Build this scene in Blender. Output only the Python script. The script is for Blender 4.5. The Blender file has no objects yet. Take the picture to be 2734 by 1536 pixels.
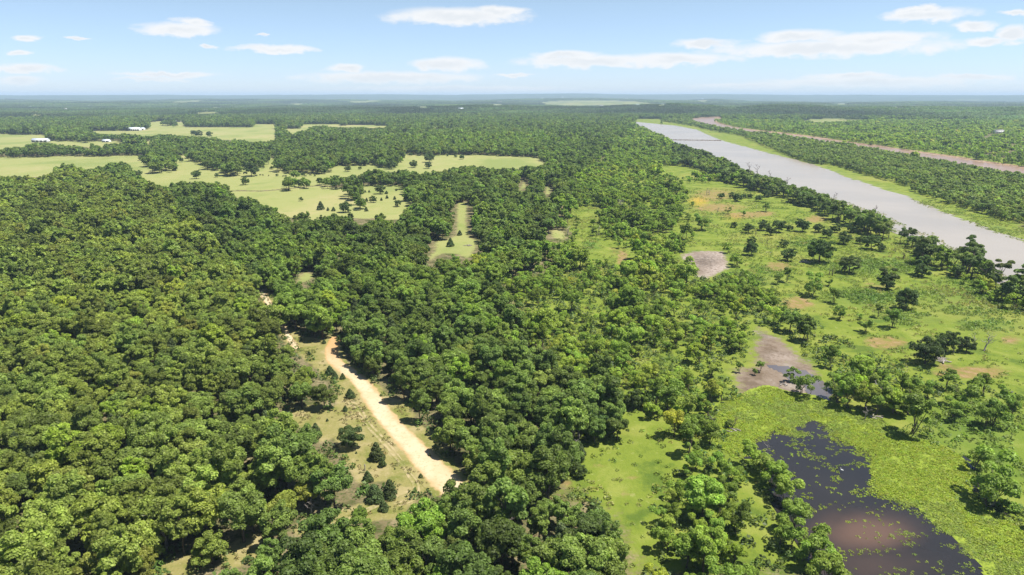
import bpy, math, random
import numpy as np
from mathutils import Vector

R = math.radians
rng = np.random.default_rng(7)
random.seed(7)
sc = bpy.context.scene
COL = sc.collection

# ------------------------------------------------------------------ camera
CAM_H = 80.0
F = 1847.6                      # focal length in photograph pixels (2734 wide)
PITCH = math.atan((768 - 255) / F)
cam_d = bpy.data.cameras.new('camera')
cam_d.sensor_width = 36.0
cam_d.lens = 36.0 * F / 2734.0
cam_d.clip_end = 60000
cam_d.clip_start = 0.5
cam = bpy.data.objects.new('camera', cam_d)
COL.objects.link(cam)
cam.location = (0, 0, CAM_H)
cam.rotation_euler = (math.pi / 2 - PITCH, 0, 0)
sc.camera = cam

# ------------------------------------------------------------------ sun, exposure
SUN_EL = 67.0
SUN_AZ = 92.0                   # degrees clockwise from +Y
sv = Vector((math.sin(R(SUN_AZ)) * math.cos(R(SUN_EL)), math.cos(R(SUN_AZ)) * math.cos(R(SUN_EL)), math.sin(R(SUN_EL))))
sun_d = bpy.data.lights.new('sun', 'SUN')
sun_d.energy = 4.8
sun_d.angle = R(0.5)
sun_d.color = (1.0, 0.955, 0.88)
sun = bpy.data.objects.new('sun', sun_d)
COL.objects.link(sun)
sun.rotation_euler = sv.to_track_quat('Z', 'Y').to_euler()
sun.location = sv * 400
sc.view_settings.view_transform = 'Standard'
sc.view_settings.look = 'None'
sc.view_settings.exposure = 0.95
sc.view_settings.gamma = 1.0
sc.view_settings.use_curve_mapping = False
sc.render.engine = 'CYCLES'
cy = sc.cycles
cy.max_bounces = 5
cy.diffuse_bounces = 3
cy.glossy_bounces = 2
cy.transmission_bounces = 3
cy.transparent_max_bounces = 6
cy.volume_bounces = 0
cy.use_denoising = True
cy.use_adaptive_sampling = False

# ------------------------------------------------------------------ node helpers
class NT:
    def __init__(s, nt):
        s.nt = nt; s.n = nt.nodes; s.l = nt.links
    def new(s, t, **kw):
        n = s.n.new(t)
        for k, v in kw.items(): setattr(n, k, v)
        return n
    def put(s, sock, v):
        if v is None: return
        if isinstance(v, bpy.types.NodeSocket): s.l.new(v, sock)
        elif isinstance(v, (tuple, list)) and sock.type == 'RGBA' and len(v) == 3: sock.default_value = (*v, 1)
        else: sock.default_value = v
    def math(s, op, a, b=0.0, c=0.0, clamp=False):
        n = s.new('ShaderNodeMath', operation=op, use_clamp=clamp)
        s.put(n.inputs[0], a); s.put(n.inputs[1], b); s.put(n.inputs[2], c)
        return n.outputs[0]
    def vmath(s, op, a, b=None, c=None):
        n = s.new('ShaderNodeVectorMath', operation=op)
        s.put(n.inputs[0], a); s.put(n.inputs[1], b)
        if c is not None: s.put(n.inputs[2], c)
        return n.outputs['Value'] if op in ('LENGTH', 'DOT_PRODUCT', 'DISTANCE') else n.outputs[0]
    def mix(s, f, a, b, blend='MIX'):
        n = s.new('ShaderNodeMix', data_type='RGBA', blend_type=blend)
        n.clamp_factor = True
        s.put(n.inputs[0], f); s.put(n.inputs[6], a); s.put(n.inputs[7], b)
        return n.outputs[2]
    def noise(s, vec, scale, detail=4, rough=0.55, dist=0.0):
        n = s.new('ShaderNodeTexNoise')
        s.put(n.inputs['Vector'], vec)
        n.inputs['Scale'].default_value = scale; n.inputs['Detail'].default_value = detail
        n.inputs['Roughness'].default_value = rough; n.inputs['Distortion'].default_value = dist
        return n.outputs[0]
    def step(s, v, lo, hi):
        n = s.new('ShaderNodeMapRange', interpolation_type='SMOOTHSTEP')
        s.put(n.inputs[0], v); s.put(n.inputs[1], lo); s.put(n.inputs[2], hi)
        return n.outputs[0]
    def attr(s, name, typ='GEOMETRY', out='Fac'):
        n = s.new('ShaderNodeAttribute', attribute_type=typ)
        n.attribute_name = name
        return n.outputs[out]
    def pos(s):
        return s.new('ShaderNodeNewGeometry').outputs['Position']

def new_mat(name):
    m = bpy.data.materials.new(name); m.use_nodes = True
    m.node_tree.nodes.clear()
    return m, NT(m.node_tree)

def finish(m, t, surf):
    o = t.new('ShaderNodeOutputMaterial'); t.l.new(surf, o.inputs['Surface']); return m

def principled(t, color, rough=0.9, spec=0.2, normal=None, **kw):
    p = t.new('ShaderNodeBsdfPrincipled')
    t.put(p.inputs['Base Color'], color); t.put(p.inputs['Roughness'], rough)
    p.inputs['Specular IOR Level'].default_value = spec
    if normal is not None: t.l.new(normal, p.inputs['Normal'])
    for k, v in kw.items(): t.put(p.inputs[k], v)
    return p.outputs[0]

def bump(t, h, strength=0.5, dist=0.3):
    b = t.new('ShaderNodeBump'); b.inputs['Strength'].default_value = strength; b.inputs['Distance'].default_value = dist
    t.l.new(h, b.inputs['Height']); return b.outputs[0]

# ------------------------------------------------------------------ world: sky with fair-weather clouds
world = bpy.data.worlds.new('World'); sc.world = world; world.use_nodes = True
world.node_tree.nodes.clear()
W = NT(world.node_tree)
sky = W.new('ShaderNodeTexSky', sky_type='NISHITA')
sky.sun_disc = False
sky.sun_elevation = R(SUN_EL); sky.sun_rotation = R(SUN_AZ)
sky.altitude = 250; sky.air_density = 1.0; sky.dust_density = 0.15; sky.ozone_density = 1.4
SKY_STR = 0.058
dirv = W.new('ShaderNodeTexCoord').outputs['Generated']
sep = W.new('ShaderNodeSeparateXYZ'); W.l.new(dirv, sep.inputs[0])
az = W.math('ARCTAN2', sep.outputs[0], sep.outputs[1])
el = W.math('ARCSINE', sep.outputs[2])
cxy = W.new('ShaderNodeCombineXYZ'); W.l.new(az, cxy.inputs[0]); W.l.new(el, cxy.inputs[1])
P2 = cxy.outputs[0]
def az_el(x, y):                # a direction of the photograph (2576-wide view) as azimuth, elevation
    xc = (x / 0.94221 - 1367) / F; yc = (768 - y / 0.94221) / F
    d = Vector((xc, math.cos(PITCH) + yc * math.sin(PITCH), -math.sin(PITCH) + yc * math.cos(PITCH))).normalized()
    return math.atan2(d.x, d.y), math.asin(d.z)
clouds = [(1150,42,205,27),(1240,28,95,16),(450,76,120,22),(470,58,60,16),(690,123,112,12),(50,96,58,11),(205,97,48,6),
          (40,133,48,9),(70,172,105,14),(60,203,85,15),(430,188,150,9),(380,200,100,7),(1130,162,95,22),(880,172,66,13),(990,196,270,18),
          (1490,155,235,20),(1420,140,90,14),(1690,150,200,20),(2000,92,140,20),(2190,97,190,20),(2080,122,400,26),(1780,110,100,15),
          (2330,38,145,22),(2310,22,70,14),(2440,66,95,15),(2560,32,70,9),(2570,82,60,24),(2480,105,110,14),(2140,192,130,12),(2180,208,420,17),
          (1880,217,190,10),(300,236,180,6),(1150,225,330,11),(2450,195,140,10),(672,88,20,6),(530,118,30,6),(1290,190,70,6)]
n1 = W.noise(W.vmath('MULTIPLY', P2, (1.0, 2.3, 1.0)), 9.0, 7, 0.62, 0.3)
n2 = W.noise(W.vmath('MULTIPLY', P2, (1.0, 1.9, 1.0)), 34.0, 6, 0.6, 0.2)
warp = W.new('ShaderNodeCombineXYZ')
W.l.new(W.math('MULTIPLY', W.math('SUBTRACT', n1, 0.5), 0.10), warp.inputs[0])
W.l.new(W.math('MULTIPLY', W.math('SUBTRACT', n2, 0.5), 0.016), warp.inputs[1])
PW = W.vmath('ADD', P2, warp.outputs[0])
acc = None; low = None
for (x, y, rx, ry) in clouds:
    a0, e0 = az_el(x, y); a1, _ = az_el(x + rx, y); _, e1 = az_el(x, y - ry)
    ra, re = abs(a1 - a0) * 1.12, abs(e1 - e0) * 1.15
    q = W.vmath('MULTIPLY', W.vmath('SUBTRACT', PW, (a0, e0, 0)), (1 / ra, 1 / re, 0))
    d = W.math('SUBTRACT', 1.0, W.vmath('LENGTH', q), clamp=True)
    acc = d if acc is None else W.math('MAXIMUM', acc, d)
# the same fair-weather field carried on outside the picture
n3 = W.noise(W.vmath('MULTIPLY', P2, (1.0, 2.6, 1.0)), 4.2, 7, 0.58, 0.4)
wild = W.step(n3, 0.60, 0.74)
out_az = W.step(W.math('ABSOLUTE', az), 0.66, 0.9)
wild = W.math('MULTIPLY', W.math('MULTIPLY', wild, out_az), 0.6)
dens = W.math('ADD', W.math('MULTIPLY', acc, 1.0), W.math('MULTIPLY', W.math('SUBTRACT', n2, 0.55), 0.9))
dens = W.math('MULTIPLY', W.step(dens, 0.0, 0.55), W.step(acc, 0.0, 0.2))
dens = W.math('MAXIMUM', dens, wild)
dens = W.math('MULTIPLY', dens, W.step(el, -0.01, 0.03))
dens = W.math('MULTIPLY', dens, 0.93)
shade = W.step(W.math('ADD', acc, W.math('MULTIPLY', W.math('SUBTRACT', n1, 0.5), 1.6)), 0.45, 0.95)
ccol = W.mix(W.math('MULTIPLY', shade, 0.6), (8.7, 8.75, 8.8), (6.9, 7.3, 7.7))
# clear, clean summer air: less yellow towards the horizon than the stock atmosphere
clean = W.mix(W.step(el, 0.0, 0.17), (0.92, 1.10, 1.62), (1.18, 1.16, 1.16))
skyc = W.mix(dens, W.vmath('MULTIPLY', sky.outputs[0], clean), ccol)
world.cycles.sampling_method = 'MANUAL'; world.cycles.sample_map_resolution = 512
bg = W.new('ShaderNodeBackground'); W.l.new(skyc, bg.inputs[0]); bg.inputs[1].default_value = SKY_STR
wo = W.new('ShaderNodeOutputWorld'); W.l.new(bg.outputs[0], wo.inputs[0])

# ------------------------------------------------------------------ photograph pixels -> ground
CP, SP = math.cos(PITCH), math.sin(PITCH)
def rays(px, py):
    xc = (np.asarray(px, float) - 1367) / F; yc = (768 - np.asarray(py, float)) / F
    return np.stack([xc, CP + yc * SP, -SP + yc * CP], -1)
def project(P):                 # world -> photograph pixels
    P = np.asarray(P, float); x, y, z = P[..., 0], P[..., 1], P[..., 2] - CAM_H
    dep = np.maximum(y * CP - z * SP, 1e-3); up = y * SP + z * CP
    return 1367 + F * x / dep, 768 - F * up / dep

# zoom frames in which picture outlines were read
def zf(x0, y0, s): return lambda pts: [(x0 + p[0] / s, y0 + p[1] / s) + tuple(p[2:]) for p in pts]
Z1 = zf(0, 230, 3.68); Z2 = zf(600, 230, 3.68); Z3 = zf(1200, 230, 3.68); Z4 = zf(1800, 230, 2.758)
Z5 = zf(600, 560, 3.617); Z6 = zf(1200, 560, 3.617); Z7 = zf(1800, 560, 2.758); Z9 = zf(0, 1000, 2.7)
Z10 = zf(650, 880, 3.617); Z11 = zf(650, 1136, 3.617); Z12 = zf(1300, 1000, 2.7); Z13 = zf(1900, 900, 2.2746)
ZA = zf(1350, 400, 3.617); ZD = zf(0, 0, 0.94221); ZB = zf(2250, 620, 2.9215)

# ------------------------------------------------------------------ relief
def vnoise(x, y, seed=0):       # smooth value noise in [0,1]
    xi = np.floor(x).astype(np.int64); yi = np.floor(y).astype(np.int64)
    fx = x - xi; fy = y - yi; fx = fx * fx * (3 - 2 * fx); fy = fy * fy * (3 - 2 * fy)
    def h(a, b):
        n = (a * 374761393 + b * 668265263 + seed * 974711) & 0x7fffffff
        n = ((n ^ (n >> 13)) * 1274126177) & 0x7fffffff
        return ((n ^ (n >> 16)) & 0xffff) / 65535.0
    return (h(xi, yi) * (1 - fx) + h(xi + 1, yi) * fx) * (1 - fy) + (h(xi, yi + 1) * (1 - fx) + h(xi + 1, yi + 1) * fx) * fy
def fbm(x, y, seed=0, o=4):
    v = 0; a = 0.5
    for i in range(o):
        v = v + a * vnoise(x * 2 ** i, y * 2 ** i, seed + i * 17); a *= 0.5
    return v / (1 - 0.5 ** o)
def crest(dist, pts, trees):    # crest line read in the picture -> height over azimuth
    A = []; Hh = []
    for x, y in pts:
        d = rays(x / 0.94221, y / 0.94221); A.append(math.atan2(d[0], d[1]))
        Hh.append(CAM_H + dist * d[2] / math.hypot(d[0], d[1]) - trees)
    return np.array(A), np.array(Hh)
D1, D2, D3 = 3400.0, 8600.0, 15500.0
C1 = crest(D1, [(-300,282),(0,281),(300,279),(700,273),(1000,270),(1250,263),(1330,268),(1500,270),(1620,262),(1690,260),(1770,264),(1850,271),(1930,263),(2000,264),(2120,270),(2300,268),(2450,272),(2576,270),(2900,274)], 8)
C2 = crest(D2, [(-300,256),(0,253),(250,256),(500,250),(900,252),(1150,255),(1330,249),(1480,247),(1600,250),(1700,254),(1800,251),(1900,256),(2100,259),(2300,256),(2576,258),(2900,256)], 5)
C3 = crest(D3, [(-300,241.5),(0,241),(300,239.5),(600,240),(900,237.5),(1150,239),(1300,236.5),(1450,236),(1600,238),(1800,237),(2000,239),(2300,239.5),(2576,239.5),(2900,240)], 0)
def relief(x, y):
    x = np.asarray(x, float); y = np.asarray(y, float)
    r = np.hypot(x, y); a = np.arctan2(x, y)
    h1 = np.interp(a, *C1); h2 = np.interp(a, *C2); h3 = np.interp(a, *C3)
    ww = (fbm(a * 9 + 31, r * 0 + 2, 5) - 0.5)
    r2 = r + ww * 700 * np.clip((r - 2800) / 600, 0, 1)
    ks = [(2650, 0 * h1), (D1, h1), (4500, h1 * 0.25), (6200, h1 * 0.55), (D2, h2), (10500, h2 * 0.65), (D3, h3), (24000, h3 * 0.5)]
    out = np.zeros_like(r)
    for (ra, ha), (rb, hb) in zip(ks[:-1], ks[1:]):
        t = np.clip((r2 - ra) / (rb - ra), 0, 1); s = t * t * (3 - 2 * t)
        out = np.where((r2 >= ra) & (r2 < rb), ha + (hb - ha) * s, out)
    amp = np.clip((r - 2900) / 900, 0, 1)
    near_crest = np.minimum(np.minimum(np.abs(r2 - D1), np.abs(r2 - D2)), np.abs(r2 - D3))
    amp = amp * np.clip(near_crest / 700, 0.10, 1)
    out = out + amp * ((fbm(x / 900, y / 700, 3) - 0.55) * 46 + (fbm(x / 260, y / 220, 9) - 0.5) * 14)
    return out
def ground(px, py, zoff=0.0):   # photograph pixel -> point on the ground
    d = rays(px, py); d = np.atleast_2d(d)
    t = np.where(d[:, 2] < -1e-4, -CAM_H / np.minimum(d[:, 2], -1e-4), 20000.0)
    P = d * t[:, None]
    far = np.hypot(P[:, 0], P[:, 1]) > 2700
    for i in np.nonzero(far)[0]:
        u = d[i] / math.hypot(d[i, 0], d[i, 1]); rr = np.arange(2600, 16000, 8.0)
        gap = CAM_H + u[2] * rr - relief(u[0] * rr, u[1] * rr)
        k = np.argmax(gap < 0) if (gap < 0).any() else len(rr) - 1
        P[i] = u * rr[k]
    out = P.copy(); out[:, 2] = relief(P[:, 0], P[:, 1]) + zoff
    return out

# ------------------------------------------------------------------ what covers the land, read from the picture
OAK, PALE, MIXED, SCRUB, BANK, ISLE, SPARSE, OPEN, WATER = range(9)
PX_W, PX_H = 1367, 768
cover = np.full((PX_H, PX_W), OAK, np.int8)
def inside(poly, x, y):
    n = len(poly); r = np.zeros(x.shape, bool)
    for i in range(n):
        x0, y0 = poly[i][:2]; x1, y1 = poly[(i + 1) % n][:2]
        if y0 == y1: continue
        c = (y0 > y) != (y1 > y)
        r ^= c & (x < (x1 - x0) * (y - y0) / (y1 - y0) + x0)
    return r
def paint(code, *polys):
    for p in polys:
        a = np.array([q[:2] for q in p]) / 2
        x0, y0 = np.clip(np.floor(a.min(0)).astype(int), 0, [PX_W, PX_H]); x1, y1 = np.clip(np.ceil(a.max(0)).astype(int) + 1, 0, [PX_W, PX_H])
        if x1 <= x0 or y1 <= y0: continue
        gx, gy = np.meshgrid(np.arange(x0, x1) + 0.5, np.arange(y0, y1) + 0.5)
        m = inside(list(a), gx, gy); cover[y0:y1, x0:x1][m] = code
def cover_at(px, py):
    return cover[np.clip((py / 2).astype(int), 0, PX_H - 1), np.clip((px / 2).astype(int), 0, PX_W - 1)]

paint(PALE, ZD([(-10,430),(80,440),(190,430),(330,455),(420,500),(520,600),(640,700),(660,740),(700,800),(740,870),(780,930),(740,1000),(720,1030),(760,1100),(700,1150),(780,1250),(700,1340),(600,1380),(420,1460),(-10,1460)]))
paint(MIXED, ZD([(640,570),(760,590),(860,650),(1080,665),(1200,650),(1380,600),(1380,660),(1240,715),(1300,800),(1200,790),(1000,770),(860,760),(850,830),(720,800),(660,700)]))
paint(MIXED, ZD([(1000,350),(1300,340),(1480,360),(1400,420),(1200,390)]))
paint(SCRUB, ZD([(1600,320),(1480,410),(1400,520),(1390,600),(1360,660),(1230,710),(1290,800),(1370,900),(1450,960),(1500,940),(1560,1000),(1600,1100),(1640,1200),(1640,1460),(2070,1460),(2020,1360),(1950,1240),(1850,1160),(1830,1000),(1840,940),(1890,830),(2040,780),(2400,900),(2590,900),(2590,300),(1700,300)]))
paint(BANK, Z4([(0,400),(100,430),(240,460),(380,520),(480,580),(640,640),(760,650),(850,705),(980,725),(1100,765),(1250,840),(1400,890),(1560,935),(1640,990),(1780,1040),(1900,1075),(2060,1190),(2180,1180),(2320,1270),(2460,1410),(2500,1390),(2620,1320),(2620,1520),(2420,1500),(2300,1400),(2100,1310),(1900,1250),(1800,1215),(1640,1180),(1500,1130),(1300,1080),(1200,1000),(1000,900),(900,862),(700,850),(650,780),(480,670),(300,640),(0,600)]))
paint(ISLE, Z4([(-180,250),(0,235),(150,245),(300,300),(560,335),(900,375),(1250,418),(1700,495),(2000,545),(2350,610),(2620,640),(2620,1060),(2300,950),(2050,880),(1850,820),(1720,750),(1500,680),(1350,640),(1200,590),(1000,570),(900,540),(650,440),(500,370),(300,335),(100,300),(-80,270)]))

PAST = {}
GL0 = ZA([(430,780),(540,770),(600,850),(560,880),(440,850)])
def pasture(key, *polys):
    PAST.setdefault(key, []).extend(polys); paint(OPEN, *polys)
pasture('big', Z1([(-30,705),(300,702),(560,693),(980,690),(1340,685),(1450,695),(1530,735),(1720,740),(1725,690),(1840,678),(2150,655),(2576,648),(2700,650),(2700,1080),(2420,1040),(2300,1050),(2290,1000),(2250,950),(2150,930),(2000,925),(1860,915),(1770,930),(1650,950),(1600,985),(1560,950),(1500,925),(1400,900),(1320,840),(1300,770),(1230,735),(1120,725),(1030,780),(950,790),(860,805),(760,790),(690,760),(640,755),(560,770),(525,790),(510,850),(330,880),(250,878),(140,875),(60,868),(-30,880)]))
pasture('big', Z2([(300,650),(480,655),(640,690),(900,640),(1110,640),(1760,665),(2000,690),(2200,675),(2576,680),(2700,690),(2900,695),(3040,700),(3160,760),(3060,780),(2910,770),(2900,800),(2800,790),(2660,800),(2450,770),(2300,785),(2000,830),(1920,860),(1890,820),(1700,815),(1600,830),(1500,815),(1430,815),(1350,840),(1240,860),(1150,890),(1090,855),(980,880),(900,900),(885,970),(850,940),(820,895),(720,880),(640,880),(560,895),(430,895),(400,940),(300,950),(250,970),(160,960),(110,1000),(90,1045),(60,1000),(0,940)]))
pasture('west', Z1([(-30,470),(200,478),(445,482),(440,530),(520,540),(720,545),(860,560),(900,590),(720,580),(590,575),(470,555),(350,555),(270,565),(240,600),(200,600),(140,598),(-30,618)]),
        Z1([(860,545),(1040,545),(1260,550),(1480,548),(1500,558),(1260,560),(1030,562),(1020,600),(960,580)]))
pasture('barn', Z1([(900,445),(1130,438),(1260,440),(1440,425),(1490,412),(1480,360),(1560,345),(1800,352),(1830,380),(1760,408),(2000,408),(2180,405),(2500,405),(2700,410),(2700,530),(2480,545),(2400,530),(2330,520),(2140,515),(2110,500),(1870,490),(1740,480),(1560,465),(1500,490),(1340,475),(1230,462),(1130,470),(1000,475)]))
pasture('barn', Z2([(-60,405),(280,405),(300,375),(500,375),(480,400),(375,425),(400,450),(500,480),(480,500),(390,525),(300,545),(250,540),(170,525),(-60,520)]))
pasture('north', Z2([(770,375),(1000,375),(1120,375),(1130,390),(1240,385),(1590,387),(1580,405),(1450,410),(1340,405),(1040,400),(990,385),(870,390),(800,425),(700,450),(680,470),(650,460),(620,430),(570,420),(740,420),(770,400)]),
        Z2([(2010,402),(2250,403),(2250,410),(2010,410)]))
pasture('mid', Z2([(100,1050),(350,1055),(640,1030),(900,1000),(1130,1025),(1250,1000),(1350,985),(1480,985),(1740,990),(1745,1050),(1710,1110),(1760,1140),(1850,1150),(1740,1170),(1740,1240),(1690,1280),(1640,1290),(1560,1220),(1480,1260),(1400,1280),(1300,1270),(1220,1230),(1160,1260),(1000,1230),(920,1290),(860,1310),(840,1240),(780,1180),(720,1200),(690,1270),(640,1260),(600,1220),(530,1190),(480,1160),(400,1160),(330,1130),(330,1100),(250,1075),(120,1085)]))
pasture('lane', Z5([(2240,-70),(2350,-70),(2345,0),(2340,130),(2370,270),(2450,300),(2440,350),(2400,450),(2330,480),(2230,430),(2100,430),(2000,490),(1950,490),(2010,400),(2020,330),(2040,300),(2140,290),(2230,250),(2230,150)]))
pasture('glade', GL0, Z5([(1090,390),(1165,370),(1150,440),(1090,430)]), Z5([(700,640),(790,605),(870,620),(880,660),(800,700),(740,725),(685,720)]), Z5([(1105,910),(1190,905),(1110,975)]),
        Z3([(700,905),(730,920),(760,990),(700,1035),(685,1020),(715,960)]), Z3([(950,985),(1000,985),(995,1065),(935,1065)]))
# clumps of trees standing inside the fields
CLUMPS = [Z1([(1412,800),(1430,760),(1500,740),(1560,755),(1650,790),(1670,760),(1720,750),(1775,790),(1775,850),(1700,855),(1560,865),(1412,855)]),
      Z1([(1450,660),(1520,625),(1620,620),(1690,660),(1725,715),(1720,745),(1530,745),(1500,700),(1440,685)]),
      Z1([(1845,700),(1900,675),(2000,660),(2200,655),(2350,665),(2576,665),(2640,720),(2600,800),(2500,810),(2380,815),(2200,800),(2140,830),(2000,825),(1990,765),(1850,740)]),
      Z1([(2195,820),(2250,800),(2300,840),(2360,860),(2360,890),(2200,900)]),
      Z2([(0,665),(120,668),(230,655),(330,665),(420,680),(450,730),(450,770),(380,790),(350,790),(250,760),(190,790),(100,815),(0,780)]),
      Z2([(455,700),(490,665),(560,645),(620,670),(640,710),(700,675),(760,665),(900,645),(1100,645),(1300,615),(1700,660),(1755,690),(1760,750),(1700,770),(1690,800),(1580,810),(1450,770),(1380,790),(1260,790),(1100,790),(1050,810),(1050,850),(960,870),(860,860),(640,865),(520,850),(490,800),(560,760),(520,740)]),
      Z2([(1200,1090),(1240,1040),(1310,1035),(1340,1080),(1360,1150),(1370,1230),(1300,1240),(1260,1220),(1250,1180),(1200,1140)]),
      Z1([(1560,405),(1600,385),(1700,375),(1760,400),(1740,412),(1600,412)]), Z1([(1810,385),(1860,370),(1930,375),(2000,390),(2030,360),(2200,345),(2480,365),(2480,400),(2000,402),(1830,408)])]
paint(OAK, *CLUMPS)
VERGE = [Z10([(375,-10),(450,-10),(490,60),(560,90),(760,100),(830,80),(880,60),(925,70),(905,130),(915,220),(960,330),(1060,380),(1140,430),(1160,480),(1250,530),(1310,600),(1340,660),(1470,700),(1560,760),(1600,880),(1700,960),(1800,1010),(1810,1100),(1920,1180),(1950,1290),(2050,1400),(2090,1447),(2080,1500),(1700,1500),(1450,1447),(1260,1440),(1150,1420),(1110,1400),(1060,1250),(1000,1170),(980,1100),(900,1000),(790,1050),(760,1060),(740,900),(690,870),(640,930),(540,900),(480,780),(560,760),(680,750),(720,790),(860,790),(950,740),(960,640),(930,560),(900,480),(870,450),(790,460),(780,400),(700,330),(650,290),(580,240),(520,170),(470,160),(420,80)]),
         Z11([(1110,420),(1060,380),(1030,250),(1150,150),(1500,100),(1740,200),(1930,430),(2080,520),(2075,640),(2040,650),(2010,580),(1900,500),(1750,520),(1740,570),(1680,640),(1560,770),(1510,850),(1300,860),(1210,910),(1190,860),(1100,820),(970,930),(930,1000),(830,1030),(570,1020),(570,960),(660,920),(870,920),(960,850),(1160,790),(1290,740),(1390,700),(1470,680),(1500,560),(1480,490),(1330,510),(1250,470),(1150,520)]),
         Z9([(1640,1270),(1800,1190),(1830,1210),(1800,1310),(1670,1360)]), Z9([(1170,1370),(1350,1340),(1370,1380),(1290,1500),(1190,1500)]), Z11([(-20,1130),(90,1100),(60,1200),(40,1280),(-20,1310)]),
         Z5([(335,765),(400,785),(425,850),(440,890),(510,960),(420,910),(350,815)])]
paint(OPEN, *VERGE)
G2 = ZD([(1500,940),(1580,945),(1600,1010),(1660,1030),(1720,1060),(1750,1120),(1740,1170),(1680,1180),(1640,1230),(1650,1380),(1600,1460),(1570,1410),(1540,1340),(1500,1260),(1400,1230),(1440,1140),(1560,1085),(1540,1000)])
G1 = ZD([(1745,475),(1800,455),(1850,470),(1960,500),(2080,545),(2150,580),(2260,620),(2400,700),(2500,770),(2590,800),(2590,1000),(2450,970),(2200,900),(2110,850),(2040,800),(1960,745),(1900,690),(1870,640),(1850,600),(1800,590),(1770,560),(1720,520)])
paint(OPEN, G1)
paint(SPARSE, G2)
paint(SPARSE, Z13([(700,230),(1000,150),(1250,220),(1550,300),(1897,390),(1960,400),(1960,1080),(1560,880),(1500,740),(1280,620),(1080,560),(900,450),(720,420)]))
paint(SCRUB, Z13([(480,-20),(620,0),(850,80),(1000,150),(1250,230),(1400,290),(1380,380),(1200,400),(1000,360),(850,330),(740,420),(700,300),(650,180),(560,100)]))
GLADES = [ZA([(690,830),(900,830),(1030,880),(1060,960),(1230,950),(1180,1100),(1080,1200),(1040,1080),(1000,1010),(780,970)]), ZA([(1660,700),(1800,700),(1900,770),(2080,840),(2150,880),(1900,830),(1720,760)]), ZA([(430,780),(540,770),(600,850),(560,880),(440,850)]),
          ZA([(640,560),(860,540),(960,590),(900,630),(700,640)]), ZA([(1480,160),(1750,160),(1930,220),(1700,230),(1500,220)]), ZA([(1680,320),(2080,330),(2100,380),(1720,380)])]
paint(OPEN, *GLADES)
RIVER_VIS = Z4([(-285,265),(0,292),(150,320),(330,400),(700,500),(1000,575),(1300,690),(1640,800),(2000,950),(2300,1060),(2576,1160),(2700,1210),(2700,1290),(2576,1340),(2500,1400),(2460,1420),(2320,1280),(2180,1190),(2060,1200),(1900,1085),(1780,1050),(1640,1000),(1560,945),(1400,900),(1250,850),(1100,775),(980,735),(850,715),(760,660),(640,650),(480,590),(380,530),(240,470),(100,440),(0,410),(-70,370),(-160,330),(-230,295),(-280,275)])
paint(OPEN, Z4([(-80,262),(100,290),(300,335),(500,370),(650,440),(900,540),(1000,570),(1200,590),(1350,640),(1500,680),(1720,750),(1850,820),(2050,880),(2300,950),(2620,1050),(2620,1160),(2300,1060),(2000,950),(1640,800),(1300,690),(1000,575),(700,500),(330,400),(150,325),(-80,275)]))
paint(OPEN, Z3([(1840,345),(1900,325),(2050,325),(2080,335),(2060,355),(1850,352)]))
paint(WATER, RIVER_VIS)
K_VIS = Z4([(125,242),(200,232),(330,225),(350,237),(290,247),(300,265),(420,300),(600,325),(800,345),(1000,370),(1270,410),(1500,440),(1700,470),(2000,510),(2300,560),(2620,605),(2620,640),(2350,605),(2000,540),(1700,490),(1400,440),(1250,415),(900,372),(760,350),(560,335),(400,305),(220,275),(150,255)])
paint(WATER, K_VIS)
FARFIELD = [Z4([(930,260),(1000,245),(1130,238),(1260,240),(1450,240),(1400,250),(1180,262),(1080,270)]), Z4([(2270,392),(2330,355),(2420,342),(2420,350),(2345,362),(2290,394)]),
            Z3([(1830,330),(1900,322),(2050,322),(2090,335),(1850,352)])]
paint(OPEN, *FARFIELD)
MUD1 = Z7([(590,850),(660,850),(760,920),(900,1010),(960,1080),(1050,1130),(1130,1200),(1140,1260),(1110,1379),(1060,1440),(480,1440),(420,1300),(380,1240),(390,1160),(540,1150),(520,1050),(560,980)])
MUD2 = Z7([(30,330),(150,300),(390,305),(420,380),(430,440),(330,490),(250,520),(150,500),(120,440),(60,390)])
POND = Z13([(60,430),(200,365),(330,322),(560,370),(640,400),(700,415),(900,450),(1080,560),(1280,620),(1500,740),(1590,860),(1560,930),(1700,1060),(1830,1130),(1960,1240),(1960,1640),(600,1640),(640,1400),(560,1300),(480,1100),(400,950),(390,790),(300,745),(200,720),(80,640),(60,540)])
paint(OPEN, MUD1, MUD2, POND)
CLEAR = [ZD([(460,283),(545,281),(550,286),(470,287)]), ZD([(60,287),(120,285),(118,289),(64,290)]), ZD([(95,275),(130,273),(132,277),(98,278)]), ZD([(140,273),(165,271),(166,275),(142,275)]),
         ZD([(420,256),(510,252),(512,256),(430,259)]), ZD([(870,254),(960,253),(950,257),(880,258)]), ZD([(1040,268),(1110,267),(1108,270),(1044,271)]),
         ZD([(1350,258),(1420,252),(1520,252),(1600,255),(1660,262),(1580,264),(1480,266),(1380,264)]), ZD([(1650,262),(1690,261),(1688,265),(1650,266)]), ZD([(1740,252),(1800,254),(1760,257)]),
         ZD([(2060,262),(2140,260),(2140,263),(2070,265)]), ZD([(2400,250),(2470,250),(2460,253),(2404,253)]), ZD([(1225,262),(1275,261),(1270,266),(1230,266)]), ZD([(530,270),(560,269),(556,273),(532,273)]),
         ZD([(700,262),(770,260),(764,264),(706,265)]), ZD([(2230,268),(2330,266),(2320,270),(2240,271)]), ZD([(1890,262),(1950,261),(1945,264),(1894,265)])]
paint(OPEN, *CLEAR)

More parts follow.
